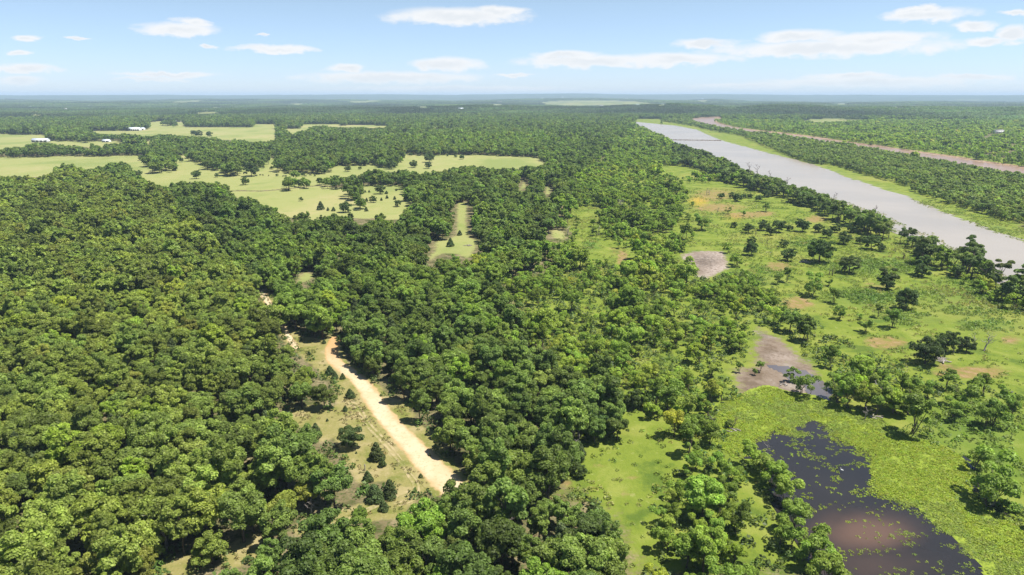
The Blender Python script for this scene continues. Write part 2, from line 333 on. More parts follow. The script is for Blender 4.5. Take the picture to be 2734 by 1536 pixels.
# ------------------------------------------------------------------ mesh helpers
def mesh(name, V, Q, mats, midx=None, smooth=False, attrs=None):
    me = bpy.data.meshes.new(name)
    V = np.asarray(V, np.float32); Q = np.asarray(Q, np.int32)
    k = Q.shape[1]
    me.vertices.add(len(V)); me.vertices.foreach_set('co', V.ravel())
    me.loops.add(Q.size); me.loops.foreach_set('vertex_index', Q.ravel())
    me.polygons.add(len(Q)); me.polygons.foreach_set('loop_start', np.arange(0, Q.size, k, dtype=np.int32))
    if midx is not None: me.polygons.foreach_set('material_index', np.asarray(midx, np.int32))
    if smooth: me.polygons.foreach_set('use_smooth', np.ones(len(Q), bool))
    for m in (mats if isinstance(mats, (list, tuple)) else [mats]): me.materials.append(m)
    for an, av in (attrs or {}).items():
        a = me.attributes.new(an, 'FLOAT', 'POINT'); a.data.foreach_set('value', np.asarray(av, np.float32))
    me.update(calc_edges=True); me.validate()
    return me
def link(name, me, parent=None, kind=None, label=None, cat=None, group=None):
    o = bpy.data.objects.new(name, me); COL.objects.link(o)
    if parent is not None: o.parent = parent
    tag(o, kind, label, cat, group)
    return o
def tag(o, kind=None, label=None, cat=None, group=None):
    if kind: o['kind'] = kind
    if label: o['label'] = label
    if cat: o['category'] = cat
    if group: o['group'] = group
def tube(pts, rad, sides=6, cap=True):
    pts = np.asarray(pts, float); n = len(pts); V = []; Q = []
    up = np.array([0.31, 0.17, 0.93])
    for i in range(n):
        t = pts[min(i + 1, n - 1)] - pts[max(i - 1, 0)]; t = t / (np.linalg.norm(t) + 1e-9)
        a = np.cross(t, up if abs(t @ up) < 0.95 else np.array([1.0, 0, 0])); a /= np.linalg.norm(a); b = np.cross(t, a)
        ang = np.arange(sides) * 2 * math.pi / sides
        V.append(pts[i] + rad[i] * (np.cos(ang)[:, None] * a + np.sin(ang)[:, None] * b))
    V = np.concatenate(V)
    for i in range(n - 1):
        for j in range(sides):
            k = (j + 1) % sides
            Q.append((i * sides + j, i * sides + k, (i + 1) * sides + k, (i + 1) * sides + j))
    if cap and sides == 6:
        o = (n - 1) * sides; Q += [(o, o + 1, o + 2, o + 3), (o, o + 3, o + 4, o + 5)]
    return V, np.array(Q)
def join(parts):
    V = []; Q = []; o = 0
    for v, q in parts:
        V.append(v); Q.append(np.asarray(q) + o); o += len(v)
    return np.concatenate(V), np.concatenate(Q)
def box(x0, x1, y0, y1, z0, z1):
    V = np.array([(x, y, z) for z in (z0, z1) for y in (y0, y1) for x in (x0, x1)], float)
    Q = np.array([(0, 2, 3, 1), (4, 5, 7, 6), (0, 1, 5, 4), (2, 6, 7, 3), (0, 4, 6, 2), (1, 3, 7, 5)])
    return V, Q

# ------------------------------------------------------------------ materials of the land
def ramp3(t, n, a, b, c, p=(0.38, 0.5, 0.64)):
    return t.mix(t.step(n, p[1], p[2]), t.mix(t.step(n, p[0], p[1]), a, b), c)
def col_floor(t):
    p = t.pos(); n = t.noise(p, 0.16, 5, 0.6); f = t.noise(p, 1.4, 3, 0.6)
    c = ramp3(t, n, (0.075, 0.075, 0.028), (0.14, 0.115, 0.058), (0.21, 0.17, 0.095))
    return t.mix(t.step(f, 0.45, 0.7), c, (0.05, 0.075, 0.018))
def col_meadow(t):
    p = t.pos(); big = t.noise(p, 0.018, 4, 0.6); mid = t.noise(p, 0.11, 5, 0.62); fine = t.noise(p, 0.9, 4, 0.65)
    c = ramp3(t, mid, (0.075, 0.115, 0.016), (0.135, 0.175, 0.022), (0.185, 0.210, 0.040), (0.34, 0.5, 0.68))
    c = t.mix(t.math('MULTIPLY', t.step(big, 0.5, 0.68), 0.75), c, (0.205, 0.205, 0.045))
    c = t.mix(t.math('MULTIPLY', t.step(fine, 0.56, 0.74), 0.55), c, (0.07, 0.135, 0.014))
    c = t.mix(t.math('MULTIPLY', t.step(fine, 0.30, 0.42), -1.0), c, c)
    patch = t.noise(p, 0.42, 4, 0.6)
    c = t.mix(t.math('MULTIPLY', t.step(patch, 0.62, 0.72), 0.45), c, (0.27, 0.27, 0.10))
    dry = t.attr('dry'); dn = t.step(t.math('ADD', dry, t.math('MULTIPLY', t.math('SUBTRACT', t.noise(p, 0.2, 5, 0.65), 0.5), 1.3)), 0.3, 0.8)
    drycol = ramp3(t, t.noise(p, 0.35, 4, 0.6), (0.165, 0.155, 0.038), (0.215, 0.145, 0.058), (0.265, 0.17, 0.095))
    c = t.mix(t.math('MULTIPLY', dn, 0.85), c, drycol)
    ye = t.attr('gold'); c = t.mix(t.math('MULTIPLY', ye, t.step(fine, 0.4, 0.6)), c, (0.45, 0.28, 0.03))
    lush = t.attr('lush'); c = t.mix(t.math('MULTIPLY', lush, 0.7), c, (0.075, 0.135, 0.02))
    return c
def col_pasture(t):
    p = t.pos(); s = t.vmath('MULTIPLY', p, (1.0, 0.55, 1.0))
    big = t.noise(s, 0.012, 5, 0.6, 0.4); mid = t.noise(p, 0.07, 5, 0.65); fine = t.noise(p, 0.6, 3, 0.6)
    c = ramp3(t, big, (0.170, 0.200, 0.058), (0.225, 0.235, 0.080), (0.270, 0.250, 0.105), (0.36, 0.5, 0.66))
    c = t.mix(t.math('MULTIPLY', t.step(mid, 0.5, 0.7), 0.5), c, (0.155, 0.20, 0.045))
    return t.mix(t.math('MULTIPLY', t.step(fine, 0.58, 0.75), 0.35), c, (0.17, 0.17, 0.055))
def col_dry(t):
    p = t.pos(); n = t.noise(p, 0.13, 5, 0.62); f = t.noise(p, 1.1, 4, 0.65)
    c = ramp3(t, n, (0.135, 0.145, 0.034), (0.205, 0.185, 0.064), (0.270, 0.225, 0.105))
    c = t.mix(t.math('MULTIPLY', t.step(f, 0.55, 0.72), 0.65), c, (0.13, 0.12, 0.04))
    return t.mix(t.math('MULTIPLY', t.step(t.noise(p, 2.3, 2, 0.5), 0.6, 0.72), 0.5), c, (0.29, 0.25, 0.15))
def col_sand(t):
    p = t.pos(); n = t.noise(p, 0.10, 4, 0.6); f = t.noise(p, 1.0, 4, 0.65)
    red = t.attr('red'); e = t.attr('edge')
    mid = t.step(t.math('ADD', e, t.math('MULTIPLY', t.math('SUBTRACT', t.noise(p, 0.22, 4, 0.65), 0.5), 1.0)), 0.5, 1.0)
    c = t.mix(mid, (0.355, 0.245, 0.115), (0.46, 0.375, 0.245))
    c = t.mix(t.math('MULTIPLY', t.step(n, 0.45, 0.62), 0.45), c, (0.40, 0.30, 0.165))
    c = t.mix(t.math('MULTIPLY', t.step(f, 0.52, 0.68), 0.55), c, (0.30, 0.225, 0.115))
    return t.mix(t.math('MULTIPLY', red, 0.75), c, (0.37, 0.205, 0.075))
def col_mud(t):
    p = t.pos(); n = t.noise(p, 0.09, 5, 0.65); f = t.noise(p, 0.8, 5, 0.7)
    c = ramp3(t, n, (0.115, 0.085, 0.058), (0.175, 0.135, 0.10), (0.235, 0.20, 0.165))
    c = t.mix(t.math('MULTIPLY', t.step(f, 0.5, 0.68), 0.6), c, (0.12, 0.085, 0.055))
    green = t.step(t.noise(p, 0.25, 4, 0.7), 0.6, 0.7)
    c = t.mix(t.math('MULTIPLY', green, 0.5), c, (0.16, 0.18, 0.05))
    pale = t.attr('pale'); c = t.mix(t.math('MULTIPLY', pale, t.step(f, 0.35, 0.6)), c, (0.33, 0.275, 0.235))
    dark = t.attr('dark'); return t.mix(t.math('MULTIPLY', dark, t.step(t.noise(t.pos(), 0.5, 5, 0.7), 0.38, 0.58)), c, (0.10, 0.08, 0.065))
def col_woods(t):
    p = t.pos(); n = t.noise(p, 0.011, 6, 0.7); f = t.noise(p, 0.07, 3, 0.7)
    c = ramp3(t, n, (0.030, 0.055, 0.016), (0.045, 0.075, 0.022), (0.07, 0.10, 0.03))
    return t.mix(t.step(f, 0.45, 0.65), c, (0.022, 0.04, 0.012))

def land_mat(name, inner, outer, bump_s=0.35, bump_scale=1.3, bdist=0.25):
    m, t = new_mat(name)
    e = t.attr('edge'); p = t.pos()
    w = t.noise(p, 0.35, 5, 0.68)
    f = t.step(t.math('ADD', e, t.math('MULTIPLY', t.math('SUBTRACT', w, 0.5), 1.1)), 0.32, 0.68)
    c = t.mix(f, outer(t), inner(t)) if outer else inner(t)
    b = bump(t, t.noise(p, bump_scale, 5, 0.7), bump_s, bdist)
    return finish(m, t, principled(t, c, 0.95, 0.1, b))

m_ground, t = new_mat('forest_floor')
rad = t.vmath('LENGTH', t.vmath('MULTIPLY', t.pos(), (1, 1, 0)))
c = t.mix(t.step(rad, 1800, 2600), col_floor(t), col_woods(t))
c = t.mix(t.attr('open'), c, col_pasture(t))
finish(m_ground, t, principled(t, c, 0.95, 0.1, bump(t, t.noise(t.pos(), 0.11, 4, 0.7), 0.9, 3.0)))
m_pasture = land_mat('pasture_grass', col_pasture, col_floor, 0.3, 0.8, 0.3)
m_meadow = land_mat('meadow_grass', col_meadow, col_floor, 0.7, 1.1, 0.45)
m_verge = land_mat('dry_verge_grass', col_dry, col_floor, 0.6, 1.5, 0.3)
m_road = land_mat('pale_sand', col_sand, col_dry, 0.4, 1.2, 0.2)
def col_rut(t):
    return t.mix(t.math('MULTIPLY', t.step(t.noise(t.pos(), 0.5, 4, 0.6), 0.36, 0.6), 0.62), col_dry(t), (0.37, 0.295, 0.175))
m_rut = land_mat('wheel_rut_sand', col_rut, col_dry, 0.4, 1.2, 0.2)
m_mud = land_mat('cracked_mud', col_mud, col_meadow, 0.7, 1.2, 0.3)
m_shore, t = new_mat('muddy_shore')
cshore = t.mix(t.step(t.noise(t.pos(), 0.3, 4, 0.6), 0.4, 0.65), (0.24, 0.17, 0.10), (0.33, 0.25, 0.16))
finish(m_shore, t, principled(t, t.mix(t.step(t.math('ADD', t.attr('edge'), t.math('MULTIPLY', t.math('SUBTRACT', t.noise(t.pos(), 0.25, 5, 0.6), 0.5), 0.9)), 0.3, 0.7), col_meadow(t), cshore), 0.9, 0.2))

def water_mat(name, shallow, deep, rough, attr=None, wave=0.06, wscale=0.5):
    m, t = new_mat(name); p = t.pos()
    big = t.noise(t.vmath('MULTIPLY', p, (1, 1, 1)), 0.012, 4, 0.6)
    c = t.mix(t.step(big, 0.35, 0.65), deep, shallow)
    if attr:
        sil = t.step(t.math('ADD', t.attr(attr), t.math('MULTIPLY', t.math('SUBTRACT', t.noise(p, 0.10, 6, 0.65), 0.5), 0.35)), 0.05, 1.0)
        c = t.mix(sil, c, (0.095, 0.058, 0.040))
    b = bump(t, t.noise(p, wscale, 3, 0.6), wave, 0.5)
    return finish(m, t, principled(t, c, rough, 0.5, b, **{'IOR': 1.33}))
m_river = water_mat('silty_river_water', (0.30, 0.255, 0.20), (0.265, 0.228, 0.182), 0.26, wave=0.05, wscale=0.35)
m_red = water_mat('red_silt_water', (0.26, 0.165, 0.11), (0.23, 0.145, 0.095), 0.30, wave=0.05)
m_pond = water_mat('dark_pond_water', (0.030, 0.026, 0.023), (0.018, 0.017, 0.016), 0.12, attr='silt', wave=0.015, wscale=1.2)
m_puddle = water_mat('shallow_puddle_water', (0.12, 0.105, 0.10), (0.06, 0.055, 0.06), 0.08, wave=0.01, wscale=1.0)
m_redbank, t = new_mat('red_sandbank')
finish(m_redbank, t, principled(t, t.mix(t.step(t.noise(t.pos(), 0.06, 5, 0.6), 0.4, 0.65), (0.22, 0.145, 0.085), (0.28, 0.20, 0.13)), 0.9, 0.2))

# ------------------------------------------------------------------ ground sheet
ang_f = np.radians(np.arange(-44, 44.01, 0.2)); ang_b = np.radians(np.arange(46, 315, 3.0))
ang = np.concatenate([ang_f, ang_b])
rad_ = [12.0]
while rad_[-1] < 21000: rad_.append(rad_[-1] * (1.06 if rad_[-1] < 2400 else 1.013))
rad_ = np.array(rad_)
A, RR = np.meshgrid(ang, rad_)
gx = RR * np.sin(A); gy = RR * np.cos(A)
gz = relief(gx, gy)
V = np.stack([gx, gy, gz], -1).reshape(-1, 3)
na = len(ang); nr = len(rad_)
ii, jj = np.meshgrid(np.arange(nr - 1), np.arange(na), indexing='ij')
j2 = (jj + 1) % na
Q = np.stack([ii * na + jj, ii * na + j2, (ii + 1) * na + j2, (ii + 1) * na + jj], -1).reshape(-1, 4)[:, ::-1]
px, py = project(V + np.array([0, 0, 1.0]))
op = ((cover_at(px, py) == OPEN) & (py > 0) & (px > 0) & (px < 2734) & (np.hypot(V[:, 0], V[:, 1]) > 2300) & (V[:, 1] > 0)).astype(float) * np.clip(0.25 + 0.9 * fbm(V[:, 0] / 90, V[:, 1] / 160, 19), 0, 0.85)
centre = len(V); V = np.concatenate([V, [[0, 0, 0]]]); op = np.append(op, 0)
hub = [(centre, (j + 1) % na, j, j) for j in range(0)]
link('ground', mesh('ground', V, Q, m_ground, smooth=True, attrs={'open': op}), kind='structure')
hv = np.concatenate([np.stack([12.2 * np.sin(ang), 12.2 * np.cos(ang), -0.01 + 0 * ang], -1), [[0, 0, -0.01]]])
link('ground_below_viewpoint', mesh('ground_below_viewpoint', hv, np.array([(na, (j + 1) % na, j) for j in range(na)]), m_ground, attrs={'open': np.zeros(na + 1)}), kind='structure')

def poly_sd(poly, X, Y):        # signed distance, positive inside
    d = np.full(X.shape, 1e9); n = len(poly)
    for i in range(n):
        ax, ay = poly[i]; bx, by = poly[(i + 1) % n]
        vx, vy = bx - ax, by - ay; L = vx * vx + vy * vy + 1e-9
        tt = np.clip(((X - ax) * vx + (Y - ay) * vy) / L, 0, 1)
        d = np.minimum(d, np.hypot(X - ax - tt * vx, Y - ay - tt * vy))
    return np.where(inside(poly, X, Y), d, -d)
def sheet(name, polys, z, cell, mat, soft, grow=0.0, attrs=None, label=None, wobble=0.0, kind='structure'):
    W_ = [[tuple(p[:2]) for p in ground([q[0] for q in pl], [q[1] for q in pl])] for pl in polys]
    allp = np.concatenate([np.array(w) for w in W_])
    x0, y0 = allp.min(0) - grow - cell * 2; x1, y1 = allp.max(0) + grow + cell * 2
    nx = int((x1 - x0) / cell) + 2; ny = int((y1 - y0) / cell) + 2
    X, Y = np.meshgrid(x0 + np.arange(nx) * cell, y0 + np.arange(ny) * cell)
    Xs, Ys = X, Y
    if wobble:
        Xs = X + (fbm(X / (wobble * 4), Y / (wobble * 4), 11) - 0.5) * 2 * wobble; Ys = Y + (fbm(X / (wobble * 4), Y / (wobble * 4), 23) - 0.5) * 2 * wobble
    sd = np.max([poly_sd(w, Xs, Ys) for w in W_], axis=0) + grow
    edge = np.clip(sd / soft * 0.5 + (0.5 if soft < 0.5 else 0.0), 0, 1)
    keepv = sd > (-cell * 0.2)
    kc = keepv[:-1, :-1] | keepv[1:, :-1] | keepv[:-1, 1:] | keepv[1:, 1:]
    i, j = np.nonzero(kc)
    idx = i * nx + j
    q = np.stack([idx, idx + 1, idx + nx + 1, idx + nx], -1)
    used, inv = np.unique(q, return_inverse=True)
    vx = X.ravel()[used]; vy = Y.ravel()[used]
    Vv = np.stack([vx, vy, np.full(vx.shape, z) + relief(vx, vy)], -1)
    at = {'edge': edge.ravel()[used]}
    px, py = project(Vv)
    for k, fn in (attrs or {}).items(): at[k] = fn(px, py)
    o = link(name, mesh(name, Vv, inv.reshape(-1, 4), mat, attrs=at), kind=kind)
    if label: o['label'] = label
    return o
def blobs(lst):                 # soft patches read in the picture: (x, y, rx, ry, amount)
    def fn(px, py):
        v = np.zeros(px.shape)
        for x, y, rx, ry, a in lst:
            v = np.maximum(v, a * np.clip(1.35 - np.hypot((px - x) / rx, (py - y) / ry), 0, 1))
        return np.clip(v, 0, 1)
    return fn
def zb(Z, s, l): return [Z([(x, y)])[0] + (rx / s, ry / s, a) for x, y, rx, ry, a in l]
dry_b = blobs(zb(Z7, 2.758, [(900,690,150,55,1),(760,420,130,45,.9),(1500,560,220,40,.55),(1550,980,200,60,.9),(2200,1200,300,60,.95),(2000,1160,150,40,.6),(2480,960,110,40,.8),(1150,1060,120,40,.2)])
      + zb(ZA, 3.617, [(2050,560,320,60,.8),(1950,470,260,60,.65),(2300,630,260,40,.9),(1130,1060,70,120,.9),(500,820,80,60,.9),(1050,980,120,60,.5),(2050,420,250,40,.5),(1750,120,150,40,.4),(760,140,90,30,.8)])
      + zb(Z4, 2.758, [(1050,980,110,30,.9),(650,940,120,25,.9),(300,800,240,60,.7),(1400,1180,220,30,.35)])
      + zb(Z12, 2.7, [(1000,860,90,50,.5),(800,660,80,40,.45),(1050,740,60,30,.6),(560,800,70,60,.8),(900,980,60,50,.4)]))
gold_b = blobs(zb(ZA, 3.617, [(1860,500,90,45,.9),(2200,660,100,40,.3)]))
lush_b = blobs(zb(Z7, 2.758, [(1000,250,170,30,.9),(1500,410,420,70,.8),(2200,640,420,150,.7),(1400,650,300,70,.9),(1700,800,300,70,.6),(650,480,220,80,.5),(2350,850,300,60,.6)])
      + zb(ZA, 3.617, [(830,920,90,60,.9)]) + zb(Z13, 2.2746, [(1600,550,350,200,.8),(1750,800,200,150,.7)]))
none = lambda px, py: np.zeros(px.shape)
MEADOW = ZD([(1610,300),(1560,350),(1480,420),(1405,520),(1385,600),(1350,680),(1235,715),(1285,810),(1350,920),(1400,1000),(1380,1090),(1310,1190),(1350,1260),(1420,1300),(1460,1350),(1500,1447),(1520,1520),(2900,1520),(2900,820),(2700,640),(2576,560),(2300,500),(2000,400),(1800,340)])
sheet('meadow', [MEADOW], 0.05, 2.2, m_meadow, 10.0, 3.0, {'dry': dry_b, 'gold': gold_b, 'lush': lush_b}, label='bright green marshy meadow between the woods and the river')
ISLAND = Z4([(-300,240),(0,225),(150,225),(400,240),(2700,560),(2700,1330),(2300,1140),(1640,880),(1000,640),(330,440),(0,310),(-300,270)])
sheet('river_bank_meadow', [ISLAND], 0.075, 6.0, m_meadow, 12.0, 3.0, {'dry': none, 'gold': none, 'lush': none})
RIVER = Z4([(-285,265),(0,292),(150,320),(330,400),(700,500),(1000,575),(1300,690),(1640,800),(2000,950),(2300,1060),(2576,1160),(2800,1260),(2900,1480),(2700,1480),(2460,1460),(2320,1350),(2180,1290),(2060,1240),(1900,1160),(1780,1120),(1640,1070),(1400,960),(1250,910),(1100,840),(980,800),(850,765),(640,700),(480,640),(380,585),(240,520),(100,480),(0,450),(-70,400),(-160,345),(-230,300),(-280,275)])
sheet('river_shore', [RIVER], 0.11, 5.0, m_shore, 9.0, 8.0, {'dry': none, 'gold': none, 'lush': none}, wobble=5.0)
sheet('river', [RIVER], 0.20, 4.0, m_river, 0.1, 0.0, wobble=3.0, label='wide grey silty river running away to the hills')
sheet('channel_bank', [K_VIS], 0.13, 6.0, m_redbank, 6.0, 2.0)
KW = Z4([(135,243),(215,235),(300,229),(280,247),(290,268),(420,304),(600,331),(800,354),(1000,381),(1270,419),(1500,446),(1700,478),(2000,522),(2300,572),(2620,618),(2620,660),(2350,615),(2000,552),(1700,502),(1400,450),(1250,425),(900,382),(760,358),(560,340),(400,309),(220,278),(160,257)])
sheet('side_channel', [KW], 0.21, 6.0, m_red, 0.1, 0.0, label='narrow red-brown silty channel beyond the wooded island')
for i, (key, polys) in enumerate(PAST.items()):
    lab = {'big': 'pale green pasture with scattered oaks and clumps', 'west': 'pale pasture strip between the far tree belts', 'barn': 'pale pasture in front of the white barn', 'north': 'thin pale pasture beyond the far woods',
           'mid': 'yellow-green pasture enclosed by woods with a few round trees', 'lane': 'grassy lane and clearing cut through the woods', 'glade': 'small dry glades in the woods'}[key]
    sheet('pasture', polys, 0.06 + 0.012 * i, {'big': 5, 'west': 7, 'barn': 8, 'north': 8, 'mid': 3, 'lane': 1.5, 'glade': 1.5}[key], m_pasture, 4.0, {'big': 22, 'west': 25, 'barn': 25, 'north': 20, 'mid': 14, 'lane': 3, 'glade': 3}[key], label=lab)
sheet('road_verge', VERGE, 0.07, 0.8, m_verge, 2.0, 3.5, label='dry grassy verge along the sandy road')
def strip(name, pts, z, mat, red=None, label=None, sub=10):
    P = np.array([ground(q[0], q[1])[0] for q in pts]); w = []
    for q, p in zip(pts, P):
        d = np.linalg.norm(p - np.array([0, 0, CAM_H])); w.append(q[2] / F * d)
    tt = np.arange(len(P)); ts = np.linspace(0, len(P) - 1, (len(P) - 1) * sub + 1)
    def cr(a):                  # smooth interpolation
        out = np.zeros((len(ts),) + a.shape[1:])
        for k, s in enumerate(ts):
            i = min(int(s), len(P) - 2); f = s - i
            p0, p1, p2, p3 = a[max(i - 1, 0)], a[i], a[i + 1], a[min(i + 2, len(P) - 1)]
            out[k] = 0.5 * ((2 * p1) + (-p0 + p2) * f + (2 * p0 - 5 * p1 + 4 * p2 - p3) * f * f + (-p0 + 3 * p1 - 3 * p2 + p3) * f ** 3)
        return out
    C = cr(P); Wd = cr(np.array(w)[:, None])[:, 0]
    T = np.gradient(C, axis=0); T /= np.linalg.norm(T, axis=1)[:, None]; N = np.stack([T[:, 1], -T[:, 0], 0 * T[:, 0]], -1)
    k = 9; s = np.linspace(-1, 1, k)
    V = (C[:, None, :] + N[:, None, :] * (Wd[:, None] * 1.85 * s[None, :])[:, :, None]).reshape(-1, 3); V[:, 2] = z
    n = len(C); i, j = np.meshgrid(np.arange(n - 1), np.arange(k - 1), indexing='ij'); idx = (i * k + j).ravel()
    Q = np.stack([idx, idx + 1, idx + k + 1, idx + k], -1)
    e = np.tile(np.clip((1 - np.abs(s)) * 1.6, 0, 1), n)
    px, py = project(V)
    return link(name, mesh(name, V, Q, mat, attrs={'edge': e, 'red': (red or none)(px, py)}), kind='structure', label=label)
red_b = blobs(zb(Z10, 3.617, [(870,150,110,170,1.0),(900,330,120,60,.5)]))
strip('dirt_road', Z10([(930,60,24/3.6),(890,95,40/3.6),(850,200,46/3.6),(880,310,50/3.6),(1000,400,55/3.6),(1130,510,60/3.6),(1210,610,66/3.6),(1290,740,70/3.6),(1400,880,74/3.6),(1520,1010,80/3.6),(1640,1140,88/3.6),(1780,1300,104/3.6),(1900,1420,112/3.6),(2040,1560,112/3.6)]), 0.11, m_road, red_b, 'pale sandy dirt road with an orange bend through the wood clearing')
strip('dirt_track', Z10([(330,-120,16/3.6),(395,0,20/3.6),(440,80,24/3.6),(490,150,26/3.6),(520,190,20/3.6)]), 0.105, m_road, None, 'pale sandy side track at the edge of the wood')
strip('dirt_track', Z5([(345,770,26/3.6),(380,830,26/3.6),(420,900,26/3.6),(490,980,20/3.6)]), 0.105, m_road, None, 'pale sandy track bend shaded by the wood')
rutp = [(955,690),(1080,760),(1180,920),(1300,1050),(1420,1180),(1540,1330),(1600,1430),(1640,1490),(1645,1560),(1590,1640),(1450,1690)]
strip('wheel_rut', Z10([(x, y, 9/3.6) for x, y in rutp]), 0.10, m_rut, None, 'faint pale wheel rut in the dry grass')
strip('wheel_rut', Z10([(x + 38 + (y > 1500) * 10, y - 14 + (y > 1500) * 30, 8/3.6) for x, y in rutp]), 0.102, m_rut, None, 'faint pale wheel rut in the dry grass')
strip('wheel_rut', Z11([(1600,640,14/3.6),(1450,690,20/3.6),(1280,780,22/3.6),(1100,860,22/3.6),(900,950,24/3.6),(700,980,20/3.6)]), 0.104, m_rut, None, 'sandy wheel rut curving behind the oak thicket')
strip('lane_track', Z5([(2310,-40,34/3.6),(2310,60,36/3.6),(2310,150,38/3.6),(2320,260,42/3.6),(2330,330,60/3.6)]), 0.10, m_road, None, 'straight sandy lane between two woods')
pale_b = blobs(zb(Z7, 2.758, [(300,340,130,60,.9),(330,440,140,70,1),(100,380,80,60,.9),(780,1080,150,40,.5)]))
dark_b = blobs(zb(Z7, 2.758, [(220,380,110,55,1),(640,930,90,60,.5)]))
mattr = {'dry': none, 'gold': none, 'lush': none, 'pale': pale_b, 'dark': dark_b}
sheet('mudflat', [MUD1], 0.12, 1.2, m_mud, 5.0, 2.5, mattr, label='brown mudflat at the head of the pond', wobble=2.0)
sheet('mudflat', [MUD2], 0.12, 1.2, m_mud, 4.0, 2.0, mattr, label='dried-out grey mud pan with a dark centre', wobble=2.0)
PUDDLE = Z7([(720,1150),(850,1160),(1000,1210),(1100,1270),(1120,1330),(1120,1400),(1010,1400),(990,1290),(880,1260),(800,1200)])
def silt_b(px, py):
    v = np.zeros(px.shape)
    for x, y, rx, ry, a in zb(Z13, 2.2746, [(950,1190,290,120,1.0),(740,1170,190,130,.55),(1000,1380,420,140,.42),(640,1330,200,260,.35)]):
        v = np.maximum(v, a * np.exp(-((px - x) / rx) ** 2 - ((py - y) / ry) ** 2))
    return v
sheet('pond', [POND], 0.15, 1.2, m_pond, 0.1, 0.6, {'silt': silt_b}, label='dark pond with floating weed and a brown silty shallow', wobble=1.6)
m_mat, t = new_mat('pond_weed_mat')
pn = t.noise(t.pos(), 1.6, 5, 0.7)
finish(m_mat, t, principled(t, ramp3(t, pn, (0.10, 0.135, 0.016), (0.17, 0.22, 0.022), (0.215, 0.27, 0.028)), 0.9, 0.2, bump(t, pn, 0.8, 0.3)))
WOPEN = Z13([(250,745),(290,650),(420,590),(560,610),(620,520),(680,560),(750,600),(860,680),(960,700),(980,800),(960,900),(1000,960),(1150,1020),(1260,1080),(1400,1200),(1600,1330),(1800,1640),(560,1640),(600,1400),(540,1300),(470,1100),(390,950),(380,790)])
MATP = Z13([(20,430),(180,352),(330,305),(570,355),(700,400),(910,435),(1100,545),(1300,605),(1520,730),(1610,860),(1575,930),(1720,1050),(1860,1120),(1990,1220),(1990,1640),(1820,1640),(1640,1330),(1440,1190),(1290,1060),(1170,1000),(1020,930),(1000,800),(980,690),(870,660),(760,580),(690,530),(610,490),(540,580),(420,560),(270,630),(240,720),(160,745),(30,660),(20,540)])
sheet('pond_weed_mat', [MATP], 0.172, 0.6, m_mat, 0.1, 0.0, wobble=3.0, kind='stuff', label='solid mat of bright green floating weed round the pond')
sheet('puddle', [PUDDLE], 0.16, 0.8, m_puddle, 0.1, 0.0, wobble=2.5, label='shallow grey puddle on the mudflat')

# ------------------------------------------------------------------ foliage and bark
def leaf_mat(name, gloss=0.25, var=0.35, trans=0.44):
    m, t = new_mat(name)
    tint = t.attr('tint', 'INSTANCER', 'Vector')
    oc = t.new('ShaderNodeTexCoord').outputs['Object']
    n = t.noise(oc, 0.55, 2, 0.6)
    v = t.math('MULTIPLY_ADD', t.math('SUBTRACT', n, 0.5), var * 2.2, 1.0)
    c = t.vmath('SCALE', tint); c.node.inputs['Scale'].default_value = 1.0; t.l.new(v, c.node.inputs['Scale'])
    w = t.attr('shade')          # each leaf spray has its own tone
    c2 = t.vmath('SCALE', c); t.l.new(w, c2.node.inputs['Scale'])
    p = t.new('ShaderNodeBsdfPrincipled'); t.l.new(c2, p.inputs['Base Color'])
    p.inputs['Roughness'].default_value = 0.55; p.inputs['Specular IOR Level'].default_value = gloss
    tr = t.new('ShaderNodeBsdfTranslucent')
    warm = t.vmath('MULTIPLY', c2, (1.0, 1.12, 0.45)); t.l.new(warm, tr.inputs[0])
    mx = t.new('ShaderNodeMixShader'); mx.inputs[0].default_value = trans
    t.l.new(p.outputs[0], mx.inputs[1]); t.l.new(tr.outputs[0], mx.inputs[2])
    return finish(m, t, mx.outputs[0])
m_leaf = leaf_mat('leaves')
m_needle = leaf_mat('cedar_foliage', 0.12, 0.25, 0.12)
m_weed = leaf_mat('weed_leaves', 0.3, 0.3, 0.35)
m_bark, t = new_mat('bark')
bn = t.noise(t.new('ShaderNodeTexCoord').outputs['Object'], 3.0, 3, 0.6)
finish(m_bark, t, principled(t, t.mix(t.step(bn, 0.35, 0.65), (0.075, 0.058, 0.042), (0.16, 0.13, 0.10)), 0.95, 0.1))
m_dead, t = new_mat('bleached_deadwood')
bn = t.noise(t.new('ShaderNodeTexCoord').outputs['Object'], 2.0, 3, 0.6)
finish(m_dead, t, principled(t, t.mix(t.step(bn, 0.35, 0.65), (0.20, 0.17, 0.145), (0.36, 0.325, 0.29)), 0.95, 0.1))
m_darkdead, t = new_mat('dark_deadwood')
bn = t.noise(t.new('ShaderNodeTexCoord').outputs['Object'], 2.0, 3, 0.6)
finish(m_darkdead, t, principled(t, t.mix(t.step(bn, 0.35, 0.65), (0.085, 0.065, 0.05), (0.17, 0.135, 0.11)), 0.95, 0.1))

